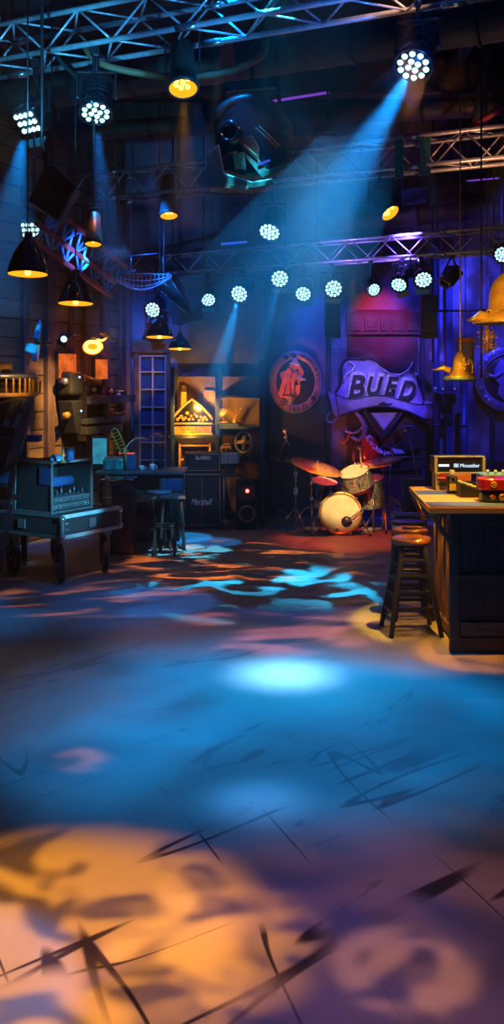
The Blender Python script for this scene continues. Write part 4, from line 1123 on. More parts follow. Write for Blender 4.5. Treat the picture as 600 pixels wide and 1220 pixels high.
# ---------------------------------------------------------------- right bar
zt = 1.06
t = thing('bar_counter', 'black panelled bar counter with a lit wooden top at right', 'bar', (2.4,7.8,0))
X1 = 3.45
top = MB().prism([(1.25,7.12),(X1,7.12),(X1,8.46),(1.315,8.46)], .045, T(0,0,zt-.045))
build('counter_top', top, Mt['counter'], t, .006)
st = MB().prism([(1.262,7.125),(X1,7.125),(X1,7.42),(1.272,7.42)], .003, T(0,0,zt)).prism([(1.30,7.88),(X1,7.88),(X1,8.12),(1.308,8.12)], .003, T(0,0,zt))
build('painted_light_band', st, mat('blue_light_band',(.10,.17,.50),.35), t)  # bands of blue light on the counter, painted as thin coloured strips
build('carcass', MB().box(((1.53+X1)/2,7.81,.52),(X1-1.53,1.04,.93)), Mt['barframe'], t)
fp = MB()
fp.box(((1.42+X1)/2,7.25,.97),(X1-1.42,.04,.10)).box(((1.42+X1)/2,7.25,.055),(X1-1.42,.04,.11))
fp.box((1.455,7.25,.50),(.07,.045,1.0))
fp.box(((1.42+X1)/2,7.245,.54),(X1-1.42,.04,.045))
for x in (2.35,3.3): fp.box((x,7.25,.5),(.07,.045,1.0))
build('front_frame', fp, Mt['barframe'], t, .006)
build('front_panel', MB().box(((1.46+X1)/2,7.268,.5),(X1-1.46,.02,.95)), Mt['barpanel'], t)
build('kick_board', MB().box(((1.49+2.3)/2,7.235,.17),(.80,.014,.10)), mat('worn_board',(.11,.10,.10),.6,col2=(.04,.035,.04),scale=12,stretch=(1,1,5)), t, .003)
# left flank: slats and leaning brace
sl = MB()
for i in range(6): sl.box((1.513,7.42+i*.17,.5),(.03,.07,.98))
build('side_slat', sl, Mt['wood_mid'], t, .004)
build('side_rail', MB().box((1.51,7.83,.93),(.045,1.0,.06)).box((1.51,7.83,.06),(.045,1.0,.08)), Mt['wood_mid'], t, .004)
br = MB().bar((1.40,7.30,.98),(1.30,7.18,1.01),.03).bar((1.29,7.24,1.0),(1.42,7.3,.80),.035).bar((1.32,8.3,1.0),(1.42,8.3,.80),.035)
build('corner_bracket', br, Mt['wood_mid'], t, .003)

def bar_stool(label, x, y, zs_, rot, seatm, spread=.19, r=.155, name='bar_stool', group=None, legm='black', rungs=(.2,.36,.5)):
    t = thing(name, label, 'stool', (x,y,0), rot, group); M_ = M_of(t)
    build('seat', MB().lathe([(0,-.055),(r*.8,-.055),(r*.97,-.04),(r,-.02),(r*.97,-.003),(r*.8,.0),(0,-.008)],M_ @ T(0,0,zs_),32), Mt[seatm], t)
    build('seat_ring', MB().lathe([(r*.7,-.075),(r*.75,-.055),(0,-.055)],M_ @ T(0,0,zs_),28), Mt[legm], t)
    pts = []
    for sx in (-1,1):
        for sy in (-1,1):
            a = Vector((sx*r*.55, sy*r*.55, zs_-.05)); b = Vector((sx*spread, sy*spread, 0.0))
            pts.append((a,b)); build('leg', MB().bar(b,a,.034,.034,M_), Mt[legm], t, .006)
    def at(k_, z):
        a, b = pts[k_]; s = z/a.z; return b.lerp(a, s)
    for i, z in enumerate(rungs):
        for k0, k1, dz in ((0,1,.0),(2,3,.0),(0,2,.04),(1,3,.04)):
            build('rung', MB().bar(at(k0,z+dz), at(k1,z+dz), .022, .022, M_), Mt[legm], t, .004)
    return t
GS = 'round seated stools along the right bar'
bar_stool('nearest of the stacked-up row of wooden stools at the bar counter', 1.235,7.84,.735,.06,'wood_seat',.195,.158,group=GS,rungs=(.17,.29,.41,.53))
bar_stool('middle wooden stool in the row at the bar counter', 1.30,8.30,.735,.05,'wood_seat',.15,.15,group=GS,rungs=(.17,.33,.49))
bar_stool('farthest wooden stool in the row at the bar counter', 1.345,8.70,.735,.0,'wood_seat',.15,.15,group=GS,rungs=(.17,.33,.49))
q = Vector((1.55,8.95,0))
t = thing('bar_chair', 'dark blue backed chair behind the far end of the bar counter', 'chair', q)
build('backrest', MB().box((1.42,8.92,.93),(.20,.04,.30)), Mt['navy'], t, .03, 3)
build('seat', MB().box((1.42,9.1,.72),(.30,.32,.05)), Mt['navy'], t, .02)
for sx in (-1,1):
    for sy in (-1,1): build('leg', MB().bar((1.42+sx*.14,9.1+sy*.14,0),(1.42+sx*.12,9.1+sy*.12,.70),.03), Mt['black'], t)

# rack unit on bar
t = thing('rack_unit', 'wide rack amplifier with a lit blue display standing on the bar counter', 'electronics', (Xp(547,8.2),8.25,zt))
Xr = Xp(547,8.2); wr = .41
build('case', MB().box((Xr,8.30,zt+.205),(wr,.22,.13)), Mt['black'], t, .006)
fr_ = MB()
for e in (-1,1): fr_.box((Xr+e*(wr/2-.01),8.19,zt+.205),(.025,.03,.14)).box((Xr,8.19,zt+.205+e*.066),(wr,.03,.012))
build('front_frame', fr_, Mt['goldtrim'], t, .003)
build('display', MB().box((Xr,8.188,zt+.205),(wr-.06,.006,.10)), Mt['screen'], t)
dsp = MB().box((Xr-.13,8.182,zt+.20),(.085,.004,.018)).text('88 Mousebar', .042, T(Xr+.055,8.183,zt+.198) @ TOWARDS, .001, width=.21)
build('display_text', dsp, Mt['display'], t)
build('leg', MB().box((Xr-wr/2+.02,8.25,zt+.07),(.03,.16,.14)), Mt['goldtrim'], t, .003)
build('leg', MB().box((Xr+wr/2-.02,8.25,zt+.07),(.03,.16,.14)), Mt['black'], t, .003)
build('control_block', MB().box((Xr-.13,8.22,zt+.10),(.13,.10,.06)), Mt['red'], t, .005)
build('control_block', MB().box((Xr+.02,8.22,zt+.10),(.14,.10,.06)), Mt['orangewood'], t, .005)
build('lower_deck', MB().box((Xr-.02,8.24,zt+.05),(.34,.14,.03)), Mt['black'], t, .004)
kb = MB()
for i in range(7): kb.cyl((Xr-.18+i*.018,8.168,zt+.10),(Xr-.18+i*.018,8.158,zt+.10),.006)
build('knob', kb, Mt['white'], t)
# black/yellow tuner box
q = Vector((Xp(538,7.95),7.95,zt))
t = thing('tuner_box', 'small black box with a yellow front and white top on the bar counter', 'box', q)
build('body', MB().box(q+Vector((0,.0,.07)),(.075,.09,.14)), Mt['black'], t, .006)
build('yellow_front', MB().box(q+Vector((.0,-.047,.055)),(.056,.008,.055)), Mt['yellow'], t, .002)
build('white_cap', MB().box(q+Vector((.0,0,.165)),(.036,.036,.04)), Mt['white'], t, .004)
build('dial', MB().torus(.022,.004,T(q.x,q.y-.047,q.z+.112) @ TOWARDS,20,6), Mt['chrome'], t)
# wedge mixer
q = Vector((Xp(562,7.75),7.78,zt))
t = thing('effects_mixer', 'low black wedge mixer with cream knobs leaning towards the red case', 'mixer', q)
Mw = T(q.x,q.y,q.z)
build('body', MB().prism([(-.11,0),(.11,0),(.11,.03),(-.11,.105)],.20,T(q.x+.01,q.y-.10,q.z) @ Matrix(((1,0,0,0),(0,0,1,0),(0,1,0,0),(0,0,0,1)))), Mt['black'], t, .005)
kn = MB()
for i in range(5):
    for j in range(3):
        x = -.09+i*.042; zc_ = .105-(x+.11)*.341
        kn.cyl((q.x+.01+x,q.y-.06+j*.06,q.z+zc_),(q.x+.01+x,q.y-.06+j*.06,q.z+zc_+.018),.012)
build('knob', kn, Mt['cream'], t)
# blue box and red case
q = Vector((Xp(588,7.85),7.85,zt))
t = thing('control_box', 'blue box with white knobs behind the red case on the bar', 'electronics', q)
build('case', MB().box(q+Vector((.10,.02,.085)),(.42,.20,.17)), Mt['blue_lt'], t, .01)
kn = MB()
for i in range(6): kn.cyl(q+Vector((-.06+i*.06,-.05,.17)),q+Vector((-.06+i*.06,-.05,.20)),.012)
build('knob', kn, Mt['white'], t)
q = Vector((Xp(604,7.42),7.45,zt))
t = thing('red_case', 'glossy red and black rounded case with brass corners at the right edge of the bar', 'case', q)
def rr2(w, h, r_, n=6):
    o = []
    for cx, cy, a0 in ((w-r_,h-r_,0),(-w+r_,h-r_,PI/2),(-w+r_,-h+r_,PI),(w-r_,-h+r_,1.5*PI)):
        o += [(cx+r_*math.cos(a0+PI/2*i/n), cy+r_*math.sin(a0+PI/2*i/n)) for i in range(n+1)]
    return o
build('lower_shell', MB().prism(rr2(.205,.11,.09),.09,T(q.x,q.y,q.z)), Mt['gloss'], t, .02, 3)
build('upper_shell', MB().prism(rr2(.215,.115,.09),.085,T(q.x,q.y,q.z+.092)), Mt['red'], t, .01, 3)
hw = MB()
for x, z in ((-.12,.135),(-.06,.045),(.05,.045),(.10,.135)): hw.torus(.018,.006,T(q.x+x,q.y-.118,q.z+z) @ TOWARDS,20,8).sph((q.x+x,q.y-.116,q.z+z),.010)
build('corner_fitting', hw, Mt['gold'], t)
build('side_mark', MB().sph((q.x-.12,q.y-.10,q.z+.045),.028,d=(1,.5,1)), Mt['orangewood'], t)

# ---------------------------------------------------------------- brass lamps at right
t = thing('bell_lamp', 'large brass bell shaped lamp with a wide brim at the right edge', 'lamp', P(612,385,8.6))
c = P(611,384,8.6)
build('bell', MB().lathe([(.325,0),(.33,.012),(.27,.05),(.215,.085),(.205,.14),(.20,.24),(.175,.33),(.12,.40),(.05,.44),(.045,.50),(0,.51)],T(*c),48), Mt['gold'], t)
build('brim_underside', MB().lathe([(.322,-.002),(.2,.03),(0,.04)],T(*c),40), Mt['steel'], t)
build('brim_rim', MB().torus(.328,.012,T(*c),56,8), Mt['gold'], t)
build('spout', MB().tube([c+Vector((-.20,-.04,.03)),c+Vector((-.30,-.07,.05)),c+Vector((-.36,-.08,.02)),c+Vector((-.42,-.09,.015))],[.05,.045,.022,.006]), Mt['gold'], t)
bd = MB()
for i in range(36):
    a = 2*PI*i/36; bd.sph(c+Vector((.225*math.cos(a),.225*math.sin(a),.09+random.uniform(-.01,.02))), random.uniform(.010,.018), seg=6)
build('bead_ring', bd, Mt['gold'], t)
build('cord', MB().cyl(c+Vector((0,0,.5)),(c.x,c.y,ZC),.01), Mt['black'], t)
c = P(548,452,9.4)
t = thing('bell_lamp', 'small brass bell lamp standing on a hanging round tray', 'lamp', c)
build('tray', MB().lathe([(0,-.02),(.12,-.02),(.17,.0),(.175,.012),(.15,.008),(0,.0)],T(*c),40), Mt['blue_lt'], t)
build('plate', MB().lathe([(0,.005),(.145,.012),(.15,.03),(.13,.035),(0,.035)],T(*c),40), Mt['gold'], t)
build('bell', MB().lathe([(.11,.035),(.10,.05),(.075,.08),(.07,.15),(.055,.21),(.03,.25),(.012,.27),(0,.27)],T(*c),32), Mt['gold'], t)
build('spout', MB().tube([c+Vector((-.10,-.02,.08)),c+Vector((-.17,-.03,.11)),c+Vector((-.22,-.04,.095)),c+Vector((-.27,-.05,.09))],[.03,.028,.014,.004]), Mt['gold'], t)
build('rod', MB().cyl(c+Vector((0,0,.26)),(c.x,c.y,ZC),.007), Mt['gold'], t)
bd = MB()
for i in range(60):
    a = random.uniform(0,2*PI); bd.sph(c+Vector((.085*math.cos(a)+.03,.085*math.sin(a),random.uniform(.05,.20))), random.uniform(.006,.012), seg=6)
build('bead_cluster', bd, Mt['gold'], t)
# cylindrical lantern w/ red top behind
c = P(554,455,11.6)
t = thing('candle_lantern', 'purple cylinder lantern with a red lid behind the small brass bell', 'lantern', c)
build('cylinder', MB().lathe([(0,0),(.10,0),(.10,.46),(0,.46)],T(*c),28), Mt['purple'], t)
build('lid', MB().lathe([(0,.46),(.12,.47),(.125,.49),(.06,.51),(0,.515)],T(*c),28), Mt['orangewood'], t)
build('hanging_wire', MB().cyl(c+Vector((0,0,.5)),(c.x,c.y,ZC),.005), Mt['black'], t)
# gold twig ball cluster (580,405)
c = P(580,405,11.0)
t = thing('twig_ornament', 'spiky golden twig cluster hanging under the large brass bell', 'ornament', c)
tw = MB(); tb = MB()
for i in range(80):
    a = random.uniform(0,2*PI); z = random.uniform(-.13,.13); q_ = random.uniform(.04,.11)
    p = c+Vector((q_*math.cos(a),q_*math.sin(a),z)); tw.cyl(c+Vector((0,0,z*.8)),p,.004,seg=5); tb.sph(p,random.uniform(.007,.012),seg=6)
tw.cyl(c+Vector((0,0,-.15)),c+Vector((0,0,.18)),.02)
build('twig', tw, Mt['gold'], t); build('bead', tb, Mt['gold'], t)
build('hanging_wire', MB().cyl(c+Vector((0,0,.15)),(c.x,c.y,ZC),.004), Mt['black'], t)
# small wall shelf with white things at (530,463) and post
t = thing('wall_shelf', 'small blue shelf with silver cups on the blue pipe column behind the bar', 'shelf', P(531,466,13.9))
build('board', MB().box(P(530,467,13.9),(.36,.3,.02)), Mt['navy'], t)
build('bracket', MB().box(P(524,475,14.0),(.02,.2,.12)).box(P(540,475,14.0),(.02,.2,.12)), Mt['black'], t)
for x, lab in ((518,'left silver cup on the small blue shelf'),(527,'middle silver cup on the small blue shelf'),(541,'right silver cup on the small blue shelf, apart from the others')):
    q = P(x,466,13.85); q.z = P(530,467,13.9).z+.011
    tag(build('silver_cup', MB().lathe([(0,0),(.03,0),(.025,.01),(.045,.06),(.04,.055),(0,.02)],T(*q),18), Mt['chrome']), lab, 'cup', 'silver cups on the small blue shelf')
for i, (px, y0) in enumerate(((552,470),(519,400))):
    q = P(px,600,13.95); q.z = 0
    tag(build('wall_pipe', MB().cyl((q.x,q.y,0),(q.x,q.y,zz(y0,13.95)+(0 if i==0 else 1.4)),.05).torus(.055,.012,T(q.x,q.y,.5)).torus(.055,.012,T(q.x,q.y,1.3)), Mt['navy']), ('short','tall')[i]+' dark blue vertical pipe before the wall '+('under the small bell lamp','under the right column speaker')[i], 'pipe')

# ---------------------------------------------------------------- left: rolling case, gear
Cn = Vector((-1.80,9.55,0))                    # nearest corner
rd = math.atan2(.70,.44)                       # direction of the right face
u1 = Vector((math.cos(rd),math.sin(rd),0)); u2 = Vector((-math.sin(rd),math.cos(rd),0))   # along right face; along left face
MD = Matrix(((u1.x,u2.x,0,Cn.x),(u1.y,u2.y,0,Cn.y),(0,0,1,0),(0,0,0,1)))
LA, LB = .85, 1.15
t = thing('flight_case', 'long low rolling road case with silver edges and big wheels at left', 'road case', Cn)
z0, z1 = .435, .655
build('body', MB().box((LA/2,LB/2,(z0+z1)/2),(LA,LB,z1-z0),MD), Mt['tolex'], t, .004)
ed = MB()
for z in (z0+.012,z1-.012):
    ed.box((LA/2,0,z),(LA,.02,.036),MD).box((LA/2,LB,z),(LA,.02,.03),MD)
build('edge_strip', ed, mat('lit_edge',(.6,.68,.72),.35,.15), t, .003, label='silver aluminium edge')  # paler cyan-tinted copy of the edge metal; its brightness is painted light
ed = MB()
for z in (z0+.012,z1-.012): ed.box((0,LB/2,z),(.02,LB,.028),MD).box((LA,LB/2,z),(.02,LB,.028),MD)
for a_, b_ in ((0,0),(LA,0),(0,LB),(LA,LB)): ed.box((a_,b_,(z0+z1)/2),(.03,.03,z1-z0),MD)
build('side_edge_strip', ed, Mt['steel'], t, .003)
cr = MB()
for a_, b_ in ((0,0),(LA,0),(0,LB)):
    for z in (z0+.03,z1-.03): cr.sph((a_,b_,z),.035,MD,d=(1,1,1))
for z in (z0+.08,z1-.08):
    for x in (.05,.08,LA-.06): cr.sph((x,-.006,z),.012,MD)
build('corner_guard', cr, Mt['chrome'], t)
build('latch', MB().box((LA*.5,-.012,.545),(.09,.012,.09),MD).box((-.012,LB*.45,.545),(.012,.1,.09),MD), Mt['steel'], t, .004)
def wheel(t, lx, ly, rr_, ang):
    w = build('caster', MB().box((lx,ly,z0-.03),(.12,.10,.05),MD).bar((lx-.0,ly-.045,z0-.05),(lx,ly-.045,rr_),.05,.01,MD).bar((lx,ly+.045,z0-.05),(lx,ly+.045,rr_),.05,.01,MD), Mt['steel'], t, .004)
    c = MD @ Vector((lx,ly,rr_)); Mw = aim(c, (math.cos(ang),math.sin(ang),0))
    build('wheel', MB().torus(rr_-.028,.028,Mw,36,10).lathe([(0,-.02),(rr_-.05,-.02),(rr_-.04,.0),(rr_-.05,.02),(0,.02)],Mw,32), Mt['rubber'], w)
    build('wheel_rim', MB().torus(rr_-.055,.006,Mw @ T(0,0,.024),36,6).torus(rr_-.055,.006,Mw @ T(0,0,-.024),36,6).cyl((0,0,-.04),(0,0,.04),.02,M=Mw), Mt['chrome'], w)
for lx, ly in ((.09,.10),(LA-.12,.10),(.09,LB-.42),(LA-.12,LB-.42)): wheel(t, lx, ly, .18, .55 if ly > .3 else .28)

# open rack case on top
zc = z1+.002
t = thing('rack_case', 'open black rack case with gear and blue lit inside, on the long road case', 'road case', MD @ Vector((.3,.3,zc)))
h = .50; x0, x1, y0, y1 = .03,.60,.16,.62
sh = MB().box(((x0+x1)/2,(y0+y1)/2,zc+.012),(x1-x0,y1-y0,.024),MD).box(((x0+x1)/2,(y0+y1)/2,zc+h-.012),(x1-x0,y1-y0,.024),MD)
sh.box((x0+.012,(y0+y1)/2,zc+h/2),(.024,y1-y0,h),MD).box((x1-.012,(y0+y1)/2,zc+h/2),(.024,y1-y0,h),MD).box(((x0+x1)/2,y1-.01,zc+h/2),(x1-x0,.02,h),MD)
build('shell', sh, Mt['tolex'], t, .004)
ed = MB()
for x in (x0,x1): ed.box((x,y0,zc+h/2),(.022,.022,h),MD)
for z in (zc+.01,zc+h-.01): ed.box(((x0+x1)/2,y0,z),(x1-x0,.02,.022),MD)
ed.box((x0,(y0+y1)/2,zc+.01),(.02,y1-y0,.02),MD).box((x0,(y0+y1)/2,zc+h-.01),(.02,y1-y0,.02),MD)
build('edge_strip', ed, Mt['steel'], t, .003)
build('lettering', MB().text('S.S. MORLEY CASE', .022, MD @ T((x0+x1)/2,y0-.014,zc+h-.012) @ TOWARDS, .001), Mt['white'], t)
rk = MB()
for i, z in enumerate((zc+.06,zc+.125)): rk.box(((x0+x1)/2,y0+.10,z),(x1-x0-.06,.2,.055),MD)
build('rack_gear', rk, Mt['steel'], t, .004)
kn = MB()
for z in (zc+.06,zc+.125):
    for i in range(10): kn.cyl((x0+.06+i*.05,y0,z),(x0+.06+i*.05,y0-.02,z),.012,M=MD)
for i in range(8): kn.cyl((x0+.07+i*.06,y0+.05,zc+.15),(x0+.07+i*.06,y0+.05,zc+.18+.03*(i%3)),.008,M=MD)
build('knob', kn, Mt['chrome'], t)
build('blue_roll', MB().cyl((x0+.05,.40,zc+.27),(x1-.05,.40,zc+.27),.055,M=MD), Mt['blue'], t)
build('round_plate', MB().cyl((x0+.10,.335,zc+.26),(x0+.10,.325,zc+.26),.03,M=MD), Mt['cream'], t)
wd = MB().box((x0-.008,.24,zc+.36),(.01,.15,.17),MD)
build('side_window', wd, Mt['navy'], t, .004)
# second case to the left/behind, with bars
t = thing('road_case', 'dark upright road case with blue side windows left of the open rack case', 'road case', MD @ Vector((.03,.9,zc)))
build('body', MB().box((.28,.90,zc+.24),(.46,.50,.48),MD), Mt['tolex'], t, .01)
build('corner_post', MB().box((.045,.66,zc+.24),(.03,.04,.48),MD).box((.045,1.12,zc+.24),(.03,.04,.48),MD), Mt['steel'], t, .004)
build('side_window', MB().box((.047,.79,zc+.34),(.012,.16,.16),MD).box((.047,1.0,zc+.32),(.012,.15,.14),MD), Mt['blue'], t, .004)
# amber bottle on road case, right
q = MD @ Vector((.77,.10,zc))
t = thing('bottle', 'amber glass bottle with clear neck at the right end of the road case', 'bottle', q)
build('glass', MB().lathe([(0,0),(.045,0),(.048,.02),(.048,.18),(.03,.23),(.026,.24)],T(*q),24), Mt['glass_amber'], t)
build('neck', MB().lathe([(.026,.24),(.02,.30),(.024,.31),(0,.31)],T(*q),20), Mt['chrome'], t)
build('label_band', MB().lathe([(.0485,.09),(.0485,.10)],T(*q),24), Mt['cream'], t)
# T shaped blue stand and dome on the cases
zz1 = zc+.5
q = MD @ Vector((.20,.38,zz1))
def onz(px, py, Y): return P(px,py,Y)
t = thing('monitor_stand', 'blue T shaped bracket stand behind the rack case', 'stand', P(31,557,10.6))
build('post', MB().box(P(29,540,10.55),(.05,.05,.38)), Mt['blue'], t, .004)
build('cross_bar', MB().box(P(34,522,10.55),(.26,.16,.07)), Mt['blue'], t, .008)
build('foot', MB().box(P(30,558,10.55),(.24,.2,.02)), Mt['steel'], t)
build('leg', MB().box((P(29,560,10.55).x,10.55,P(0,558,10.55).z/2),(.05,.05,P(0,558,10.55).z)), Mt['black'], t)
q = MD @ Vector((.20,.26,zc+.5))
tag(build('dome_cover', MB().lathe([(.075,0),(.078,.01),(.06,.04),(.03,.06),(0,.065)],T(*q),28), Mt['blue_lt']), 'light blue dome on top of the open rack case', 'dome')
# blue glass tumbler w/ gold rim and candle
q = MD @ Vector((.16,.12,zc+.5))
t = thing('drinking_glass', 'blue glass with gold rim on the rack case', 'glass', q)
q = MD @ Vector((.22,.10,zc+.5))
t.location = q
build('glass', MB().lathe([(0,0),(.038,0),(.042,.13),(.038,.13),(.034,.01),(0,.01)],T(*q),20), Mt['blue'], t)
build('gold_rim', MB().torus(.041,.005,T(*(q+Vector((0,0,.13)))),24,6), Mt['gold'], t)
q = MD @ Vector((.10,.08,zc+.5))
t = thing('candlestick', 'thin pale candle beside the blue glass', 'candle', q)
build('candle', MB().cyl(q+Vector((0,0,.02)),q+Vector((0,0,.18)),.010), Mt['cream'], t)
build('holder', MB().lathe([(0,0),(.03,0),(.025,.01),(.012,.02),(0,.03)],T(*q),16), Mt['gold'], t)

# slanted machine on stand at left edge with golden balustrade
t = thing('slanted_console', 'tall slanted black console on an angled stand at the left edge', 'console', FL(4,700))
Yq = 9.05
build('side_panel', ppx([(-30,476),(38,472),(42,476),(26,545),(14,560),(-30,560)], Yq+.5, .5), Mt['tolex'], t, .012)
build('screen_panel', ppx([(2,480),(14,478),(2,505),(-8,505)], Yq-.0, .02), Mt['screen'], t)
build('edge_column', ppx([(28,474),(41,474),(26,538),(12,540)], Yq+.0, .04), mat('column_grey',(.10,.10,.14),.4), t, .004)
build('plate', ppx([(21,493),(27,494),(20,511),(14,509)], Yq-.045, .01), Mt['steel'], t)
build('port_plate', ppx([(6,500),(13,500),(11,509),(3,508)], Yq-.01, .01), Mt['steel'], t)
build('lower_box', ppx([(-30,522),(18,520),(8,560),(-30,560)], Yq+.0, .10), Mt['black'], t, .006)
build('stand_leg', MB().bar(P(16,560,9.1),P(8,606,9.1),.05).bar(P(12,606,9.1),FL(-4,693),.045), Mt['steel'], t)
build('stand_leg', MB().bar(P(-40,600,9.1),FL(-40,700),.045).bar(P(12,590,9.5),P(12,600,9.9).xyz*1.0,.04), Mt['steel'], t)
build('stand_leg', MB().bar(P(13,602,9.15),FL(-2,672),.03), Mt['steel'], t)
build('shelf', MB().box(P(-8,594,9.2),(.40,.36,.035)), Mt['steel'], t, .006)
tag(build('cloth_bundle', MB().sph(P(0,588,9.15)+Vector((0,0,-.015)),.085,d=(1.1,.8,1)), Mt['cable_br']), 'brown cloth bundle on the console stand shelf', 'cloth')
# balustrade on top
t = thing('balustrade_tray', 'curved gallery tray with golden balusters on top of the slanted console', 'tray', P(10,470,9.3))
cb = P(-28,470,9.35); rb = .54
def arc(r_, z, a0, a1, n=24): return [cb+Vector((r_*math.cos(a0+(a1-a0)*i/n), r_*.8*math.sin(a0+(a1-a0)*i/n), z)) for i in range(n+1)]
build('tray_base', MB().lathe([(0,-.02),(rb*1.03,-.02),(rb*1.05,.0),(rb*1.03,.02),(0,.02)],T(*cb) @ Matrix.Diagonal((1,.8,1,1)),56), Mt['wood_gold'], t)
build('top_rail', MB().torus(rb,.022,T(*(cb+Vector((0,0,.17)))),56,8,1,.8), Mt['steel'], t)
for i in range(44):
    a = 2*PI*i/44; p = cb+Vector((rb*math.cos(a), rb*.8*math.sin(a), 0))
    if (p.y < cb.y+.05 or p.x > cb.x):
        build('baluster', MB().lathe([(.010,.02),(.014,.05),(.008,.07),(.013,.11),(.008,.15)],T(*p),10), Mt['gold'], t)
build('inner_lid', MB().lathe([(0,.02),(rb*.8,.02),(rb*.82,.13),(0,.16)],T(*cb) @ Matrix.Diagonal((1,.8,1,1)),40), Mt['gloss'], t)
q = P(44,462,9.35)
build('ornament', MB().tube([q+Vector((-.08,0,.05)),q+Vector((-.02,0,.04)),q+Vector((.03,0,.06)),q+Vector((.025,0,-.05))],.012).tube([q+Vector((0,0,.05)),q+Vector((0,0,-.04))],.01), Mt['gold'], t)
q = cb+Vector((.30,0,.15))
t = thing('brass_horn', 'pale gold cylinder lying on a dark post on the gallery tray', 'horn', q)
build('tube', MB().cyl(P(-20,437,9.35),P(14,437,9.35),.038), Mt['wood_gold'], t, .004)
build('post', MB().cyl(P(8,459,9.35),P(8,440,9.35),.03,.045), Mt['black'], t)

# ---------------------------------------------------------------- left wall things
def lwbox(px, py, w, h, d, off=0.0):
    q = LWz(px,py,off+d/2)
    return MB().box((0,0,0),(w,d,h),T(*q) @ R(math.atan2(dW.y,dW.x),'Z'))
kN = 1
for (px, py, w, h) in ((71,436,.36,.30),(112,440,.26,.26)):
    t = thing('wall_niche_light', ('brighter left','dimmer right')[kN-1]+' glowing orange niche lamp on the plank wall', 'lamp', LWz(px,py))
    build('glow_panel', lwbox(px,py,w,h,.03,.10), Mt['niche'], t)
    fr_ = MB()
    q = LWz(px,py,.10); Mr = T(*q) @ R(math.atan2(dW.y,dW.x),'Z')
    for e in (-1,1): fr_.box((e*(w/2+.015),-.03,0),(.03,.05,h+.05),Mr).box((0,-.03,e*(h/2+.012)),(w+.05,.06,.025),Mr)
    build('frame', fr_, Mt['wood_dark'], t, .004)
    kN += 1
t = thing('picture_light', 'short white tube lamp under the left niche', 'lamp', LWz(72,443,.15))
build('tube', MB().cyl(LWz(63,445,.18),LWz(80,447,.18),.012), Mt['warm_tube'], t)
build('holder', MB().cyl(LWz(72,446,.17),LWz(72,446,.0),.012), Mt['black'], t)
# cyan wall sconce shaped like an arrow
t = thing('wall_speaker', 'cyan painted arrow shaped sconce fixed on the plank wall', 'sconce', P(41,410,10.4))
build('upper_fin', ppx([(48,381),(50,384),(48,404),(41,404),(42,396)], 10.4, .06), Mt['blue_lt'], t, .006)
build('body', ppx([(36,409),(48,410),(46,431),(40,430),(41,422),(31,418),(33,411)], 10.42, .10), Mt['blue_lt'], t, .01)
build('joint', MB().cyl(P(42,406,10.32),P(49,407,10.32),.03), Mt['black'], t)
qa = P(46,407,10.38); build('arm', MB().tube([qa,P(54,411,10.6),LWz(62,410)],.012), Mt['black'], t)
# dark cluster of small spot under pendant (75,395)
t = thing('clamp_light', 'small black clamp spotlight on the wall under the dome pendant', 'lamp', P(76,403,10.8))
build('head', MB().lathe([(0,0),(.05,0),(.055,.10),(.035,.14),(0,.14)],aim(P(73,412,10.8),(.3,.1,1)),20), Mt['black'], t)
build('lens', MB().lathe([(0,0),(.035,0),(.0,.01)],aim(P(76,404,10.7),(.4,-1,.2)),16), Mt['display'], t)
build('arm', MB().tube([P(74,403,10.8),P(86,398,10.9),LWz(96,398)],.014), Mt['black'], t)
# wall shelves going back: deep shelf with dark things
t = thing('wall_shelf', 'long grey two tier shelf on the left wall with brass trinkets', 'shelf', LWz(108,480))
def shelfplank(pa, pb, th, d):
    a = LWz(*pa,d/2); b = LWz(*pb,d/2); return MB().bar(a,b,d,th) 
mb = MB()
for (p1x,p1y,p2x,p2y,th,nm) in ((80,470,138,481,.10,'a'),(78,495,126,505,.07,'b'),(78,508,122,514,.10,'c')):
    a = LWz(p1x,p1y,.16); b = LWz(p2x,p2y,.16)
    q = (a+b)/2; L_ = (b-a).length
    ang = math.atan2((b-a).y,(b-a).x)
    build('shelf_board', MB().box((0,0,0),(L_,.30,th),T(*q) @ R(ang,'Z')), mat('grey_shelf_'+nm,(.10,.11,.13),.5), t, .006)
a = LWz(78,500,.05); build('side_panel', MB().box((0,0,0),(.03,.26,.75),T(LWz(79,490,.16).x,LWz(79,490,.16).y,LWz(79,490,.16).z) @ R(math.atan2(dW.y,dW.x),'Z')), Mt['wood_dark'], t)
# trinkets on top
def trinket(px, kind, lab, cat, m='black'):
    a = LWz(80,470,.16); b = LWz(138,481,.16); s = (px-80)/58; q = a.lerp(b,s); q.z += .052
    if kind == 'cam':
        t = thing('vintage_camera', lab, cat, q)
        build('body', MB().box(q+Vector((0,0,.06)),(.16,.09,.11)), Mt['gloss'], t, .01)
        build('lens', MB().cyl(q+Vector((-.02,-.045,.055)),q+Vector((-.02,-.09,.055)),.032), Mt[m], t)
        build('prism_hump', MB().box(q+Vector((0,0,.125)),(.07,.06,.03)), Mt['black'], t, .006)
    else:
        t = thing('table_clock', lab, cat, q)
        build('case', MB().cyl(q+Vector((0,.03,.07)),q+Vector((0,-.03,.07)),.065), Mt['gloss'], t)
        build('dial', MB().cyl(q+Vector((0,-.031,.07)),q+Vector((0,-.036,.07)),.04), Mt[m], t)
        build('foot', MB().box(q+Vector((0,0,.008)),(.09,.05,.016)), Mt['black'], t)
trinket(101,'cam','camera with brass lens on the long wall shelf','camera','gold')
trinket(119,'clock','round clock with orange dial on the long wall shelf','clock','orangewood')
trinket(131,'cam','camera with silver lens at the right end of the long wall shelf','camera','white')
a = LWz(80,470,.16); b = LWz(138,481,.16); q = a.lerp(b,.13); q.z += .052
t = thing('brass_telescope', 'slanted brass telescope at the left end of the long wall shelf', 'telescope', q)
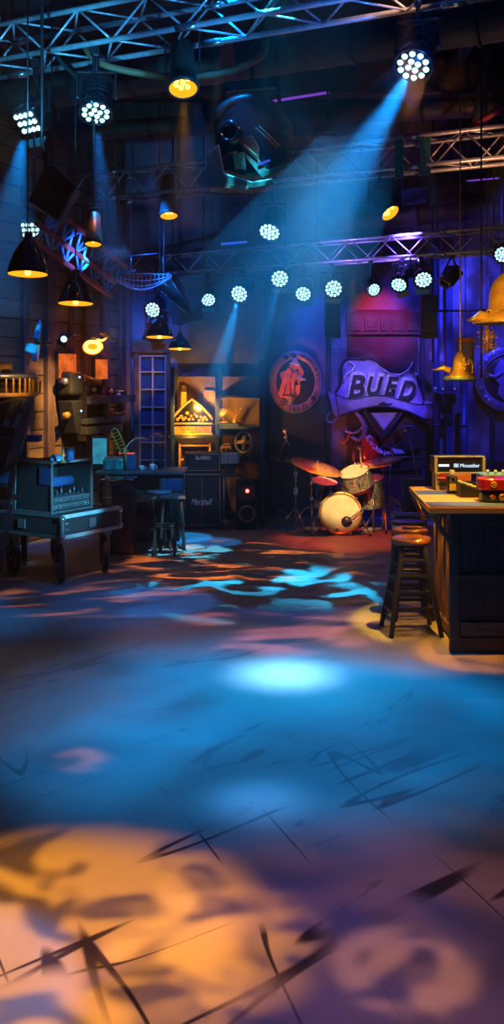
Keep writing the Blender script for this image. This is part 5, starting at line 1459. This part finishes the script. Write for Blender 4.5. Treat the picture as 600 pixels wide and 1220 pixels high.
build('tube', MB().cyl(q+Vector((-.04,0,.22)),q+Vector((.22,-.05,.12)),.016,.024), Mt['gold'], t)
build('stand', MB().cyl(q,q+Vector((0,0,.2)),.008).cyl(q+Vector((-.05,0,0)),q+Vector((0,0,.12)),.006).cyl(q+Vector((.05,0,0)),q+Vector((0,0,.12)),.006), Mt['gold'], t)
# black speaker units beside the shelf
for (px, py, w, h, gx, gy, lab) in ((70,457,.30,.30,67,456,'upper black wall speaker with a grey disc, below the left niche'), (72,497,.28,.42,68,490,'lower black wall speaker with a gold disc, tapering down')):
    q = LWz(px,py,.16); Mr = T(*q) @ R(math.atan2(dW.y,dW.x)+PI,'Z')
    t = thing('wall_speaker', lab, 'speaker', q)
    if h > .4: build('cabinet', MB().prism([(-w/2,h/2),(w/2,h/2),(w*.2,-h/2),(-w*.1,-h/2)],.22,Mr @ T(0,.12,0) @ TOWARDS), Mt['tolex'], t, .02, 3)
    else: build('cabinet', MB().box((0,0,0),(w,.24,h),Mr), Mt['tolex'], t, .05, 3)
    # local -Y faces the room
    g = q + nW*.125 + dW*.05 + Vector((0,0,.03)); fd = Vector((.75,-.66,0))
    build('disc', MB().cyl(q + Vector((-.02,-.13,.03)), q + Vector((-.02,-.30,.03)) , .045), Mt['gold' if h > .4 else 'steel'], t)
    build('lamp_lens', MB().sph(q + nW*.14 + Vector((0,0,.08)),.014), Mt['display'], t)
# winged ornament
t = thing('winged_ornament', 'brass winged ornament hung below the long wall shelf', 'ornament', P(106,492,12.0))
q = LWz(106,492,.34)
wm = MB().tube([q+Vector((-.18,.05,.03)),q+Vector((-.09,.02,-.01)),q,q+Vector((.09,.0,-.01)),q+Vector((.18,.03,.02))],[.005,.016,.02,.016,.005]).torus(.03,.008,T(*(q+Vector((0,0,.02)))) @ TOWARDS).cyl(q,LWz(106,492,.0),.006)
build('wings', wm, Mt['gold'], t)

# ---------------------------------------------------------------- left bar counter with gear
t = thing('back_counter', 'long dark counter with thin top at left, stools in front', 'counter', (-1.25,12.1,0))
zk = .86
Yk2 = 11.95
X0, X1_ = Xp(112,11.7), Xp(219,11.7)
build('counter_top', MB().box(((X0+X1_)/2,12.1,zk-.0175),(X1_-X0,.62,.035)), mat('dark_slate',(.07,.08,.11),.3), t, .006)
build('panel', MB().box(((X0+X1_)/2-.02,12.22,.41),(X1_-X0-.12,.34,.82)), Mt['wood_dark'], t, .006)
build('shelf', MB().box(((X0+X1_)/2,12.0,.30),(X1_-X0-.14,.14,.02)), Mt['wood_dark'], t)
t = thing('bar_cabinet', 'dark cabinet end with a padded rounded top beside the road case', 'cabinet', (Xp(138,11.1),11.3,0))
Xc1, Xc0 = Xp(157,11.1), Xp(119,11.1)
build('carcass', MB().box(((Xc0+Xc1)/2,11.35,.42),(Xc1-Xc0,.50,.78)), Mt['wood_dark'], t, .01)
build('padded_top', MB().cyl((Xc0-.01,11.17,.76),(Xc1+.01,11.17,.76),.08,seg=20).box(((Xc0+Xc1)/2,11.4,.78),(Xc1-Xc0+.02,.42,.10)), Mt['gloss'], t, .01)
build('cornice', MB().box(((Xc0+Xc1)/2,11.09,.68),(Xc1-Xc0+.02,.03,.05)), Mt['black'], t, .006)

def stool2(label, px, Y, zs_, back=False, sq=False):
    X = Xp(px,Y)
    nm = 'high_chair' if back else 'bar_stool'
    t = thing(nm, label, 'stool' if not back else 'chair', (X,Y,0), .1, 'blue lit stools at the left counter'); M_ = M_of(t)
    r_ = .15
    if back:
        build('seat', MB().box((0,0,zs_),(.30,.28,.04),M_), Mt['slate_seat'], t, .012)
        build('backrest', MB().box((0,.13,zs_+.12),(.30,.025,.14),M_), Mt['navy'], t, .008)
        build('back_post', MB().box((-.13,.13,zs_+.09),(.03,.03,.2),M_).box((.13,.13,zs_+.09),(.03,.03,.2),M_), Mt['wood_dark'], t, .004)
    else:
        build('seat', MB().lathe([(0,-.04),(r_*.9,-.04),(r_,-.02),(r_*.98,.0),(0,.006)],M_ @ T(0,0,zs_+.02),32), Mt['slate_seat'], t)
    pts = []
    for sx in (-1,1):
        for sy in (-1,1):
            a = Vector((sx*.10,sy*.10,zs_-.01)); b = Vector((sx*.135,sy*.135,0)); pts.append((a,b))
            build('leg', MB().bar(b,a,.032,.032,M_), Mt['wood_dark'], t, .005)
    for k0,k1,z in ((0,1,.2),(2,3,.2),(0,2,.26),(1,3,.26)):
        a = pts[k0][1].lerp(pts[k0][0], z/zs_); b = pts[k1][1].lerp(pts[k1][0], z/zs_)
        build('rung', MB().bar(a,b,.022,.022,M_), Mt['wood_dark'], t)
stool2('round dark stool nearest the road case at the left counter', 171,11.25,.62)
stool2('second dark stool at the left counter, between the round one and the backed chair', 189,11.62,.64)
stool2('dark high chair with low navy backrest at the amp end of the left counter', 204,12.0,.70,True) if False else stool2('dark high chair with low navy backrest at the amp end of the left counter', 205,11.55,.60,True)
t = thing('low_stool', 'low dark stool in front of the second counter stool', 'stool', (Xp(196,11.2),11.2,0))
M_ = M_of(t)
build('seat', MB().box((0,0,.32),(.22,.20,.03),M_), Mt['wood_dark'], t, .008)
for sx in (-1,1):
    for sy in (-1,1): build('leg', MB().bar((sx*.12,sy*.10,0),(sx*.09,sy*.08,.31),.028,.028,M_), Mt['wood_dark'], t)

# things on counter
zk_ = zk+.001
def onc(px, Y=12.0): return Vector((Xp(px,Y),Y,zk_))
q = Vector((Xp(103,12.1),12.12,zk_))
q = onc(104,12.15); 
t = thing('monitor_screen', 'upright cyan lit screen at the left end of the counter', 'screen', onc(118,12.2))
q = onc(118,12.2); 
q.x = Xp(119,12.2)
zc0 = zz(556,12.1)
build('panel', MB().box((q.x,q.y,zk_+.21),(.20,.03,.36)), Mt['black'], t, .006)
build('display', MB().box((q.x,q.y-.018,zk_+.21),(.17,.006,.31)), Mt['cyan_scr'], t)
build('foot', MB().box((q.x,q.y,zk_+.012),(.16,.14,.024)), Mt['black'], t)
q = onc(136,12.0)
t = thing('mixing_console', 'teal mixing desk crowded with small knobs on the left counter', 'mixer', q)
build('body', MB().box(q+Vector((0,0,.07)),(.24,.26,.14)), Mt['teal'], t, .02)
kn = MB()
for i in range(26): kn.sph(q+Vector((random.uniform(-.11,.11),random.uniform(-.12,.05),.15)), random.uniform(.008,.016), seg=8)
build('knob', kn, Mt['chrome'], t)
q = onc(152,12.05)
t = thing('synth_box', 'dark blue box with a row of red lights right of the teal mixing desk', 'electronics', q)
build('body', MB().box(q+Vector((0,.02,.10)),(.20,.20,.20)), Mt['navy'], t, .01)
rl = MB()
for i in range(7): rl.sph(q+Vector((-.08+i*.026,-.085,.20)),.010,seg=8)
build('indicator', rl, emit('red_leds',(1,.08,.05),1.5), t)
# gold guitar headstock
t = thing('guitar_headstock', 'golden guitar headstock with tuning pegs sticking up from the mixing desk', 'guitar', onc(146,12.0))
a = P(149,540,11.95); b = P(137,514,11.95)
hw = MB().bar(a,b,.012,.07); ax = (b-a).normalized(); pr = Vector((ax.z,0,-ax.x))
fr_ = MB().tube([a+pr*.035,b+pr*.035,b+ax*.04+pr*.01,b+ax*.02-pr*.04,b-pr*.045,a-pr*.035],.010)
for i in range(7):
    p = a.lerp(b,(i+.5)/7); fr_.cyl(p-pr*.04,p+pr*.04,.006)
build('frame', fr_, Mt['gold'], t)
build('neck', MB().cyl(a, Vector((a.x+.02,a.y,zk_)), .018), Mt['wood_mid'], t)
pg = MB()
for i in range(5): pg.sph(a.lerp(b,(i+1)/6)-pr*.06,.014,seg=8)
build('tuning_peg', pg, Mt['gold'], t)
# white double gooseneck lamp
t = thing('gooseneck_lamp', 'white wavy gooseneck arm arching over the left counter', 'lamp', onc(148,12.1))
cur = smooth([(148,548,12.1),(148,538,12.1),(154,528,12.1),(163,522,12.1),(171,523,12.1),(176,524,12.1),(181,518,12.1),(189,517,12.1)],6)
build('arm', MB().tube([P(*p) for p in cur],.008), Mt['white'], t)
build('lamp_shade', MB().sph(P(168,522.5,12.1),.05,d=(1.4,.8,.35)), Mt['white'], t)
build('lamp_shade', MB().sph(P(187,517.5,12.1),.045,d=(1.4,.8,.35)), Mt['white'], t)
build('base', MB().lathe([(0,0),(.05,0),(.04,.02),(.01,.03),(.01,.1),(0,.1)],T(Xp(148,12.1),12.16,zk_),18), Mt['white'], t)
for px, h_, lab in ((168,.055,'shorter white cup on the left counter'),(181,.075,'taller white cup on the left counter')):
    q = onc(px,11.98)
    t = thing('cup', lab, 'cup', q, 0, 'white cups on the left counter')
    build('body', MB().lathe([(0,0),(.024,0),(.03,h_),(.026,h_),(.02,.01),(0,.01)],T(*q),20), Mt['white'], t)
    build('handle', MB().torus(h_*.3,.005,T(q.x+.034,q.y,q.z+h_*.5) @ TOWARDS,16,6), Mt['white'], t)
for px, h_, lab, mm in ((191,.30,'thin tall dark bottle at the right of the left counter','gloss'),(129,.16,'short brown bottle in front of the cyan screen','glass_amber'),(160,.22,'slim dark bottle beside the white cups','navy')):
    q = onc(px,12.1 if px != 129 else 11.9)
    t = thing('bottle', lab, 'bottle', q)
    build('glass', MB().lathe([(0,0),(.022,0),(.024,h_*.5),(.010,h_*.7),(.010,h_*.93),(0,h_*.93)],T(*q),18), Mt[mm], t)
    build('cap', MB().cyl(q+Vector((0,0,h_*.92)),q+Vector((0,0,h_)),.012), Mt['chrome'], t)
# bottle behind stools on floor (200,650)
q = FL(196,648)
t = thing('bottle', 'clear bottle standing on the floor under the low stool', 'bottle', q)
build('glass', MB().lathe([(0,0),(.03,0),(.03,.10),(.012,.15),(.012,.19),(0,.19)],T(*q),18), Mt['blue_lt'], t)
build('cap', MB().cyl(q+Vector((0,0,.185)),q+Vector((0,0,.205)),.014), Mt['chrome'], t)

# ---------------------------------------------------------------- lights
def light_rot(loc, target):
    return (Vector(target)-Vector(loc)).to_track_quat('-Z','Y').to_euler()
def spot(name, loc, target, col, W, ang, blend=.5, rad=.04, gobo=None):
    L_ = bpy.data.lights.new(name,'SPOT'); L_.color = col; L_.energy = W; L_.spot_size = math.radians(ang); L_.spot_blend = blend; L_.shadow_soft_size = rad
    o = bpy.data.objects.new(name, L_); C.objects.link(o); o.location = loc; o.rotation_euler = light_rot(loc,target)
    if gobo:
        scale, lo, hi, seed, sx, sy, floorv = gobo
        L_.use_nodes = True; nt = L_.node_tree; nt.nodes.clear(); N, K = nt.nodes.new, nt.links.new
        out = N('ShaderNodeOutputLight'); e = N('ShaderNodeEmission'); K(e.outputs[0], out.inputs[0])
        tc = N('ShaderNodeTexCoord'); se = N('ShaderNodeSeparateXYZ'); K(tc.outputs['Normal'], se.inputs[0])
        dx = N('ShaderNodeMath'); dx.operation='DIVIDE'; dy = N('ShaderNodeMath'); dy.operation='DIVIDE'
        K(se.outputs[0],dx.inputs[0]); K(se.outputs[2],dx.inputs[1]); K(se.outputs[1],dy.inputs[0]); K(se.outputs[2],dy.inputs[1])
        co = N('ShaderNodeCombineXYZ'); K(dx.outputs[0],co.inputs[0]); K(dy.outputs[0],co.inputs[1]); co.inputs[2].default_value = seed
        mp = N('ShaderNodeMapping'); mp.inputs['Scale'].default_value = (sx,sy,1); K(co.outputs[0],mp.inputs[0])
        no = N('ShaderNodeTexNoise'); no.inputs['Scale'].default_value = scale; no.inputs['Detail'].default_value = 2.5; no.inputs['Distortion'].default_value = .8
        K(mp.outputs[0], no.inputs[0])
        mr = N('ShaderNodeMapRange'); mr.interpolation_type='SMOOTHSTEP'
        mr.inputs[1].default_value = lo; mr.inputs[2].default_value = hi; mr.inputs[3].default_value = floorv; mr.inputs[4].default_value = 1
        K(no.outputs['Fac'], mr.inputs[0]); K(mr.outputs[0], e.inputs[1])
    return o
def area(name, loc, target, col, W, sx, sy=None):
    L_ = bpy.data.lights.new(name,'AREA'); L_.color = col; L_.energy = W; L_.size = sx
    if sy: L_.shape = 'RECTANGLE'; L_.size_y = sy
    o = bpy.data.objects.new(name, L_); C.objects.link(o); o.location = loc; o.rotation_euler = light_rot(loc,target); return o
def point(name, loc, col, W, rad=.05):
    L_ = bpy.data.lights.new(name,'POINT'); L_.color = col; L_.energy = W; L_.shadow_soft_size = rad
    o = bpy.data.objects.new(name, L_); C.objects.link(o); o.location = loc; return o
BL = (.01,.22,1.0); OR = (1.0,.33,.05); WM = (1.0,.55,.15)
# floor washes
spot('blue_wash', (.35,5.6,5.2), FL(330,850), (.0,.35,1.0), 2100, 43, .95, .1, (3.4,.36,.60,3.1,1,1,.45))
spot('blue_wash_far', (-.2,8.0,5.2), FL(240,712), (.0,.24,1.0), 600, 42, .9, .05, (2.2,.30,.62,7.1,1,1,.3))
spot('grey_wash_left', (-2.6,5.8,5.2), FL(-20,830), (.75,.50,.50), 150, 30, .95, .1, (3,.30,.62,7.1,1,1,.3))
spot('hot_spot', (.5,5.2,5.2), FL(338,803), (.30,.72,1.0), 5500, 9, 1.0, .16, (12,.25,.62,5.5,1,1,.4))
spot('hot_halo', (.5,5.2,5.2), FL(360,815), (.0,.45,1.0), 1500, 19, 1.0, .2, (9,.25,.62,3.5,1,1,.4))
spot('cyan_pattern', (.2,7.4,5.3), FL(300,704), (.02,.56,1.0), 6000, 27, .5, .03, (11,.50,.57,2.3,1.2,1,.0))
spot('cyan_pool', (-.3,9.0,4.9), FL(225,658), (.15,.75,1.0), 2600, 11, .3, .02, (16,.48,.54,4.4,1,1.6,.0))
spot('pink_pattern', (.3,6.2,5.3), FL(330,748), (1.0,.28,.30), 1300, 19, .7, .06, (12,.46,.60,8.2,.7,1.5,.0))
spot('pink_pattern_left', (-.8,7.4,5.2), FL(120,705), (1.0,.30,.12), 900, 24, .6, .04, (9,.52,.62,3.2,.6,1.8,.0))
spot('orange_flecks', (-.2,8.6,5.1), FL(290,670), (1.0,.22,.03), 2600, 30, .6, .02, (15,.56,.64,2.2,.8,1.6,.0))
spot('orange_near', (-.9,2.0,4.9), FL(60,1115), (1.0,.34,.02), 2400, 19, .7, .03, (16,.42,.50,9.3,1,1,.2))
spot('orange_near_low', (-.5,1.6,4.9), FL(235,1130), (1.0,.34,.01), 1200, 11, .8, .03, (26,.44,.51,6.3,1,1.5,.0))
spot('orange_fleck_near', (-.4,3.0,4.9), FL(98,905), (1.0,.35,.16), 1100, 3.6, .9, .05, (30,.40,.6,9.3,1,1.4,.0))
spot('brown_near', (1.2,2.0,4.9), FL(520,1110), (1.0,.32,.16), 250, 24, .95, .08, (14,.40,.56,6.3,1,1,.25))
spot('peach_near', (1.0,1.6,4.9), FL(480,1155), (1.0,.36,.18), 700, 6, .5, .03, (22,.42,.52,1.3,1,1,.0))
spot('violet_near', (.5,2.0,4.9), FL(370,1110), (.07,.13,1.0), 220, 25, .95, .1, (7,.35,.6,2.7,1,1,.3))
spot('blue_fleck_near', (-1.2,1.6,4.9), FL(30,1165), (.05,.25,1.0), 260, 8, .8, .04, (24,.46,.52,2.7,1,1,.0))
spot('pale_pool', (.1,4.2,5.2), FL(312,955), (.10,.42,1.0), 1100, 6, 1.0, .14)
spot('red_drum_floor', (1.2,13.6,1.6), (1.15,12.5,0), (1.0,.05,.01), 60, 50, .7, .03)
spot('drum_key', (.9,9.0,2.9), (1.15,12.6,.58), (1.0,.66,.26), 1600, 13, .6, .03)
spot('sign_key', (1.2,11.2,3.3), P(452,462,14.1), (.50,.42,1.0), 330, 20, .7, .02)  # added spot that lifts the lettered sign, no fixture of its own
spot('floor_red', (1.0,10.6,3.9), (1.15,12.2,0), (1.0,.07,.01), 480, 28, .8, .03)
# walls
spot('wall_blue', (3.1,11.9,4.4), (3.0,14.2,2.1), (.04,.05,1.0), 1100, 66, .8, .04, (6,.38,.60,1.2,1,1,.25))
spot('wall_violet', (1.8,11.3,3.9), (1.9,14.2,2.0), (.17,.09,1.0), 850, 36, .8, .04)
spot('wall_blue_high', (.95,12.6,3.9), (1.0,14.2,2.4), (.02,.06,1.0), 220, 40, .7, .04)
spot('sign_red', (.3,12.6,.9), (.62,14.15,1.9), (1.0,.20,.04), 120, 26, .8, .04)
spot('ornament_red', (1.0,13.2,.5), (1.6,14.15,1.3), (1.0,.12,.03), 26, 50, .8, .04)
spot('frieze_red', (1.8,12.9,3.4), (1.8,14.15,2.75), (1.0,.04,.01), 90, 42, .8, .04)
spot('door_blue', (-1.2,11.9,4.4), (-1.3,14.2,1.8), (.0,.14,1.0), 600, 46, .9, .04)
spot('left_blue', (-1.4,9.2,4.9), (-2.8,11.2,2.4), (.0,.20,1.0), 420, 46, .9, .04)
spot('gear_blue', (.9,6.6,1.9), (-1.85,9.85,.80), (.10,.60,.95), 1700, 12.5, .5, .03)
spot('counter_blue', (.8,9.2,2.9), (-1.15,11.9,.72), (.05,.42,1.0), 480, 14, .6, .03)
spot('desk_cyan', (-.6,10.3,2.6), (-1.75,12.0,1.0), (.05,.65,1.0), 160, 20, .6, .03)  # added spot to lighten the mixing desk
spot('amp_key', (.3,9.6,3.0), (-.55,13.0,.7), (.45,.55,1.0), 150, 12, .6, .03)  # added frontal spot to bring out the amps
# warm lights
spot('plank_glow', LWz(50,440,1.1)+Vector((.0,-.3,.5)), LWz(52,505), (1.0,.60,.14), 330, 56, .9, .04)
spot('sconce_cyan_fill', (-1.2,8.8,3.4), P(41,408,10.35), (.02,.7,.9), 900, 8, .6, .03)  # added spot tinting the sconce cyan from outside, not the sconce's lamp
point('niche_glow', LWz(72,432,.25), (1.0,.20,.05), 2.2, .04)
point('niche_glow_right', LWz(114,434,.25), (1.0,.15,.05), 1.5, .04)
spot('shelf_glow', (Xp(233,12.9),12.90,1.56), (Xp(233,13.4),13.4,1.42), (1.0,.50,.05), 46, 125, .6, .03)
spot('shelf_glow_right', (Xp(272,12.9),12.95,1.50), (Xp(272,13.4),13.4,1.45), (1.0,.50,.06), 14, 120, .6, .03)
spot('shelf_glow_low', (Xp(225,13.0),12.98,1.15), (Xp(228,13.4),13.4,1.0), (1.0,.48,.05), 8, 110, .6, .03)
for i, y_ in enumerate((7.55,7.95,8.3)):
    spot('under_counter_light_%d' % (i+1), (1.40,y_,1.0), (1.25,y_-.05,0), (1.0,.42,.03), (26,22,18)[i], 84, .5, .02)
spot('counter_spot', (2.0,6.9,4.6), (1.75,7.8,1.06), (1.0,.56,.02), 1350, 22, .3, .02)
spot('counter_cool', (1.7,9.6,3.9), (1.7,7.7,1.05), (.08,.30,1.0), 200, 20, .6, .03)
spot('bell_fill', P(555,330,7.6), P(612,360,8.6), (1.0,.52,.06), 75, 44, .6, .03)  # added spot shining onto the large bell, not light from it
point('small_bell_fill', P(540,435,9.1), (1.0,.55,.05), 5, .03)  # added point in front of the small bell
point('twig_fill', P(570,405,10.7), (1.0,.5,.08), 3, .03)  # added point to gild the dark twigs, which give no light
spot('tray_fill', P(60,420,8.6), P(5,465,9.2), (1.0,.55,.15), 26, 40, .8, .03)  # added warm spot that gilds the balusters
spot('bar_floor', (1.0,6.9,4.9), FL(575,778), (1.0,.30,.0), 1100, 13, .5, .03, (9,.36,.55,6.3,1,1,.3))
# added spots, no fixtures behind them, to brighten trusses and moving head
spot('truss_blue', (.4,6.0,3.4), (-.9,8.1,4.95), (.03,.36,1.0), 360, 42, .8, .04)
spot('truss_blue_centre', (1.2,6.4,3.6), (.8,7.5,4.9), (.03,.20,1.0), 110, 50, .8, .04)
spot('truss_cyan_left', (-1.6,6.9,3.8), (-1.6,9.0,4.9), (.05,.50,1.0), 200, 60, .8, .04)
spot('truss_orange', (3.0,9.4,3.5), (2.3,11.0,4.5), (1.0,.40,.18), 90, 36, .8, .04)
spot('truss_violet', (.6,11.6,2.9), (1.4,12.3,3.6), (.28,.14,1.0), 70, 70, .8, .04)
spot('truss_rear_blue', (-.9,11.9,3.0), (-1.0,13.0,3.6), (.02,.25,1.0), 45, 60, .8, .04)
spot('segment_blue', (-1.0,8.3,3.0), P(95,300,9.0), (.08,.28,1.0), 240, 24, .8, .04)
spot('moving_head_warm', (1.6,6.9,5.1), P(300,175,8.5), (1.0,.50,.25), 90, 24, .8, .04)

# ---------------------------------------------------------------- haze: cones of denser fog added along each beam so it shows
def haze(label, a, b, r0, r1, dens, g=.35):
    m, nt, out = nodes('haze_fog'); v = nt.nodes.new('ShaderNodeVolumeScatter'); v.inputs['Density'].default_value = dens; v.inputs['Anisotropy'].default_value = g
    v.inputs['Color'].default_value = (.85,.93,1,1)
    nt.links.new(v.outputs[0], out.inputs['Volume']); m.cycles.homogeneous_volume = True
    a, b = Vector(a), Vector(b); L_ = (b-a).length
    prof = [(0,0),(r0,0)] + [(r0+(r1-r0)*i/6, L_*i/6) for i in range(1,6)] + [(r1*.96,L_*.97),(0,L_)]
    o = build('haze', MB().lathe(prof, aim(a,b-a), 32), m)
    tag(o, label, 'haze', None, 'stuff'); return o
def beam(nm, label, a, b, col, W, ang, L_, dens, r0=.08, g=.35, blend=.35):
    a, b = Vector(a), Vector(b); d = (b-a).normalized()
    spot(nm, a + d*.06, b, col, W, ang, blend, .03)
    e = a + d*L_
    haze(label, a + d*.10, e, r0+.02, r0 + L_*math.tan(math.radians(ang/2))*1.12, dens, g)
pf = P(492,78,7.17)
beam('beam_right', 'blue hazy beam falling left from the large par at upper right', pf + Vector((-.02,-.05,-.05)), P(330,350,5.4), (.01,.33,1.0), 1200, 13, 3.2, .15, .12)
pf = P(285,350,13.08)
beam('beam_centre', 'blue hazy beam from the brightest rear par down to the amps', pf, pf + Vector((-.72,-.7,-2.9)), (.01,.38,1.0), 800, 17, 1.9, .22, .09)
pf = P(34,145,8.65)
beam('beam_left', 'wide blue hazy beam below the square panel light at left', pf + Vector((-.02,-.05,-.08)), pf + Vector((-.35,-.2,-2.4)), (.0,.30,1.0), 330, 34, 1.6, .22, .12, blend=1.0)
pf = P(114,134,8.32)
beam('beam_left_narrow', 'soft blue hazy beam straight down from the round par at left', pf + Vector((0,-.02,-.06)), pf + Vector((.22,.3,-2.4)), (.01,.25,1.0), 420, 18, 1.9, .12, .10)
pf = P(333,332,12.74)
beam('beam_middle', 'faint blue hazy beam from the gold flapped rear par', pf, pf + Vector((-.7,-.6,-2.6)), (.02,.32,1.0), 420, 14, 1.6, .16, .09)

pf = P(218,106,8.0)
beam('beam_amber', 'faint amber hazy beam under the amber can spotlight at the top', pf + Vector((0,0,-.02)), pf + Vector((.05,-.15,-2)), (1.0,.42,.05), 90, 24, 1.1, .12, .12, blend=1.0)

# world: thin haze everywhere
w = bpy.data.worlds.new('World'); sc.world = w; w.use_nodes = True
nt = w.node_tree; nt.nodes.clear()
out = nt.nodes.new('ShaderNodeOutputWorld'); bg = nt.nodes.new('ShaderNodeBackground'); bg.inputs[0].default_value = (0,0,0,1); bg.inputs[1].default_value = 0
nt.links.new(bg.outputs[0], out.inputs[0])
vs = nt.nodes.new('ShaderNodeVolumeScatter'); vs.inputs['Density'].default_value = .0045; vs.inputs['Anisotropy'].default_value = .2
nt.links.new(vs.outputs[0], out.inputs['Volume']); w.cycles.homogeneous_volume = True
# general dim blue ambience from ceiling and from behind the camera
area('ambient_blue', (.3,8,5.3), (.3,9,0), (.02,.14,1.0), 9, 6, 8)
area('ambient_front', (0,-1.2,3.6), (0,8,2.2), (.16,.20,.50), 4, 5, 2.5)

# ---------------------------------------------------------------- camera and render look
cam = bpy.data.cameras.new('camera'); co = bpy.data.objects.new('camera', cam); C.objects.link(co)
co.location = (0,0,CH); co.rotation_euler = (PI/2,0,0)
cam.sensor_fit = 'HORIZONTAL'; cam.sensor_width = 36; cam.lens = 36*F/600; cam.shift_y = -(610-HZ)/600; cam.clip_end = 60; cam.clip_start = .05
sc.camera = co
sc.view_settings.view_transform = 'Standard'; sc.view_settings.look = 'None'; sc.view_settings.gamma = 1
sc.view_settings.exposure = 0.0; sc.view_settings.use_curve_mapping = False
sc.cycles.use_denoising = True
sc.cycles.max_bounces = 6; sc.cycles.diffuse_bounces = 3; sc.cycles.glossy_bounces = 3; sc.cycles.volume_bounces = 0
sc.cycles.sample_clamp_indirect = 4; sc.cycles.caustics_reflective = False; sc.cycles.caustics_refractive = False
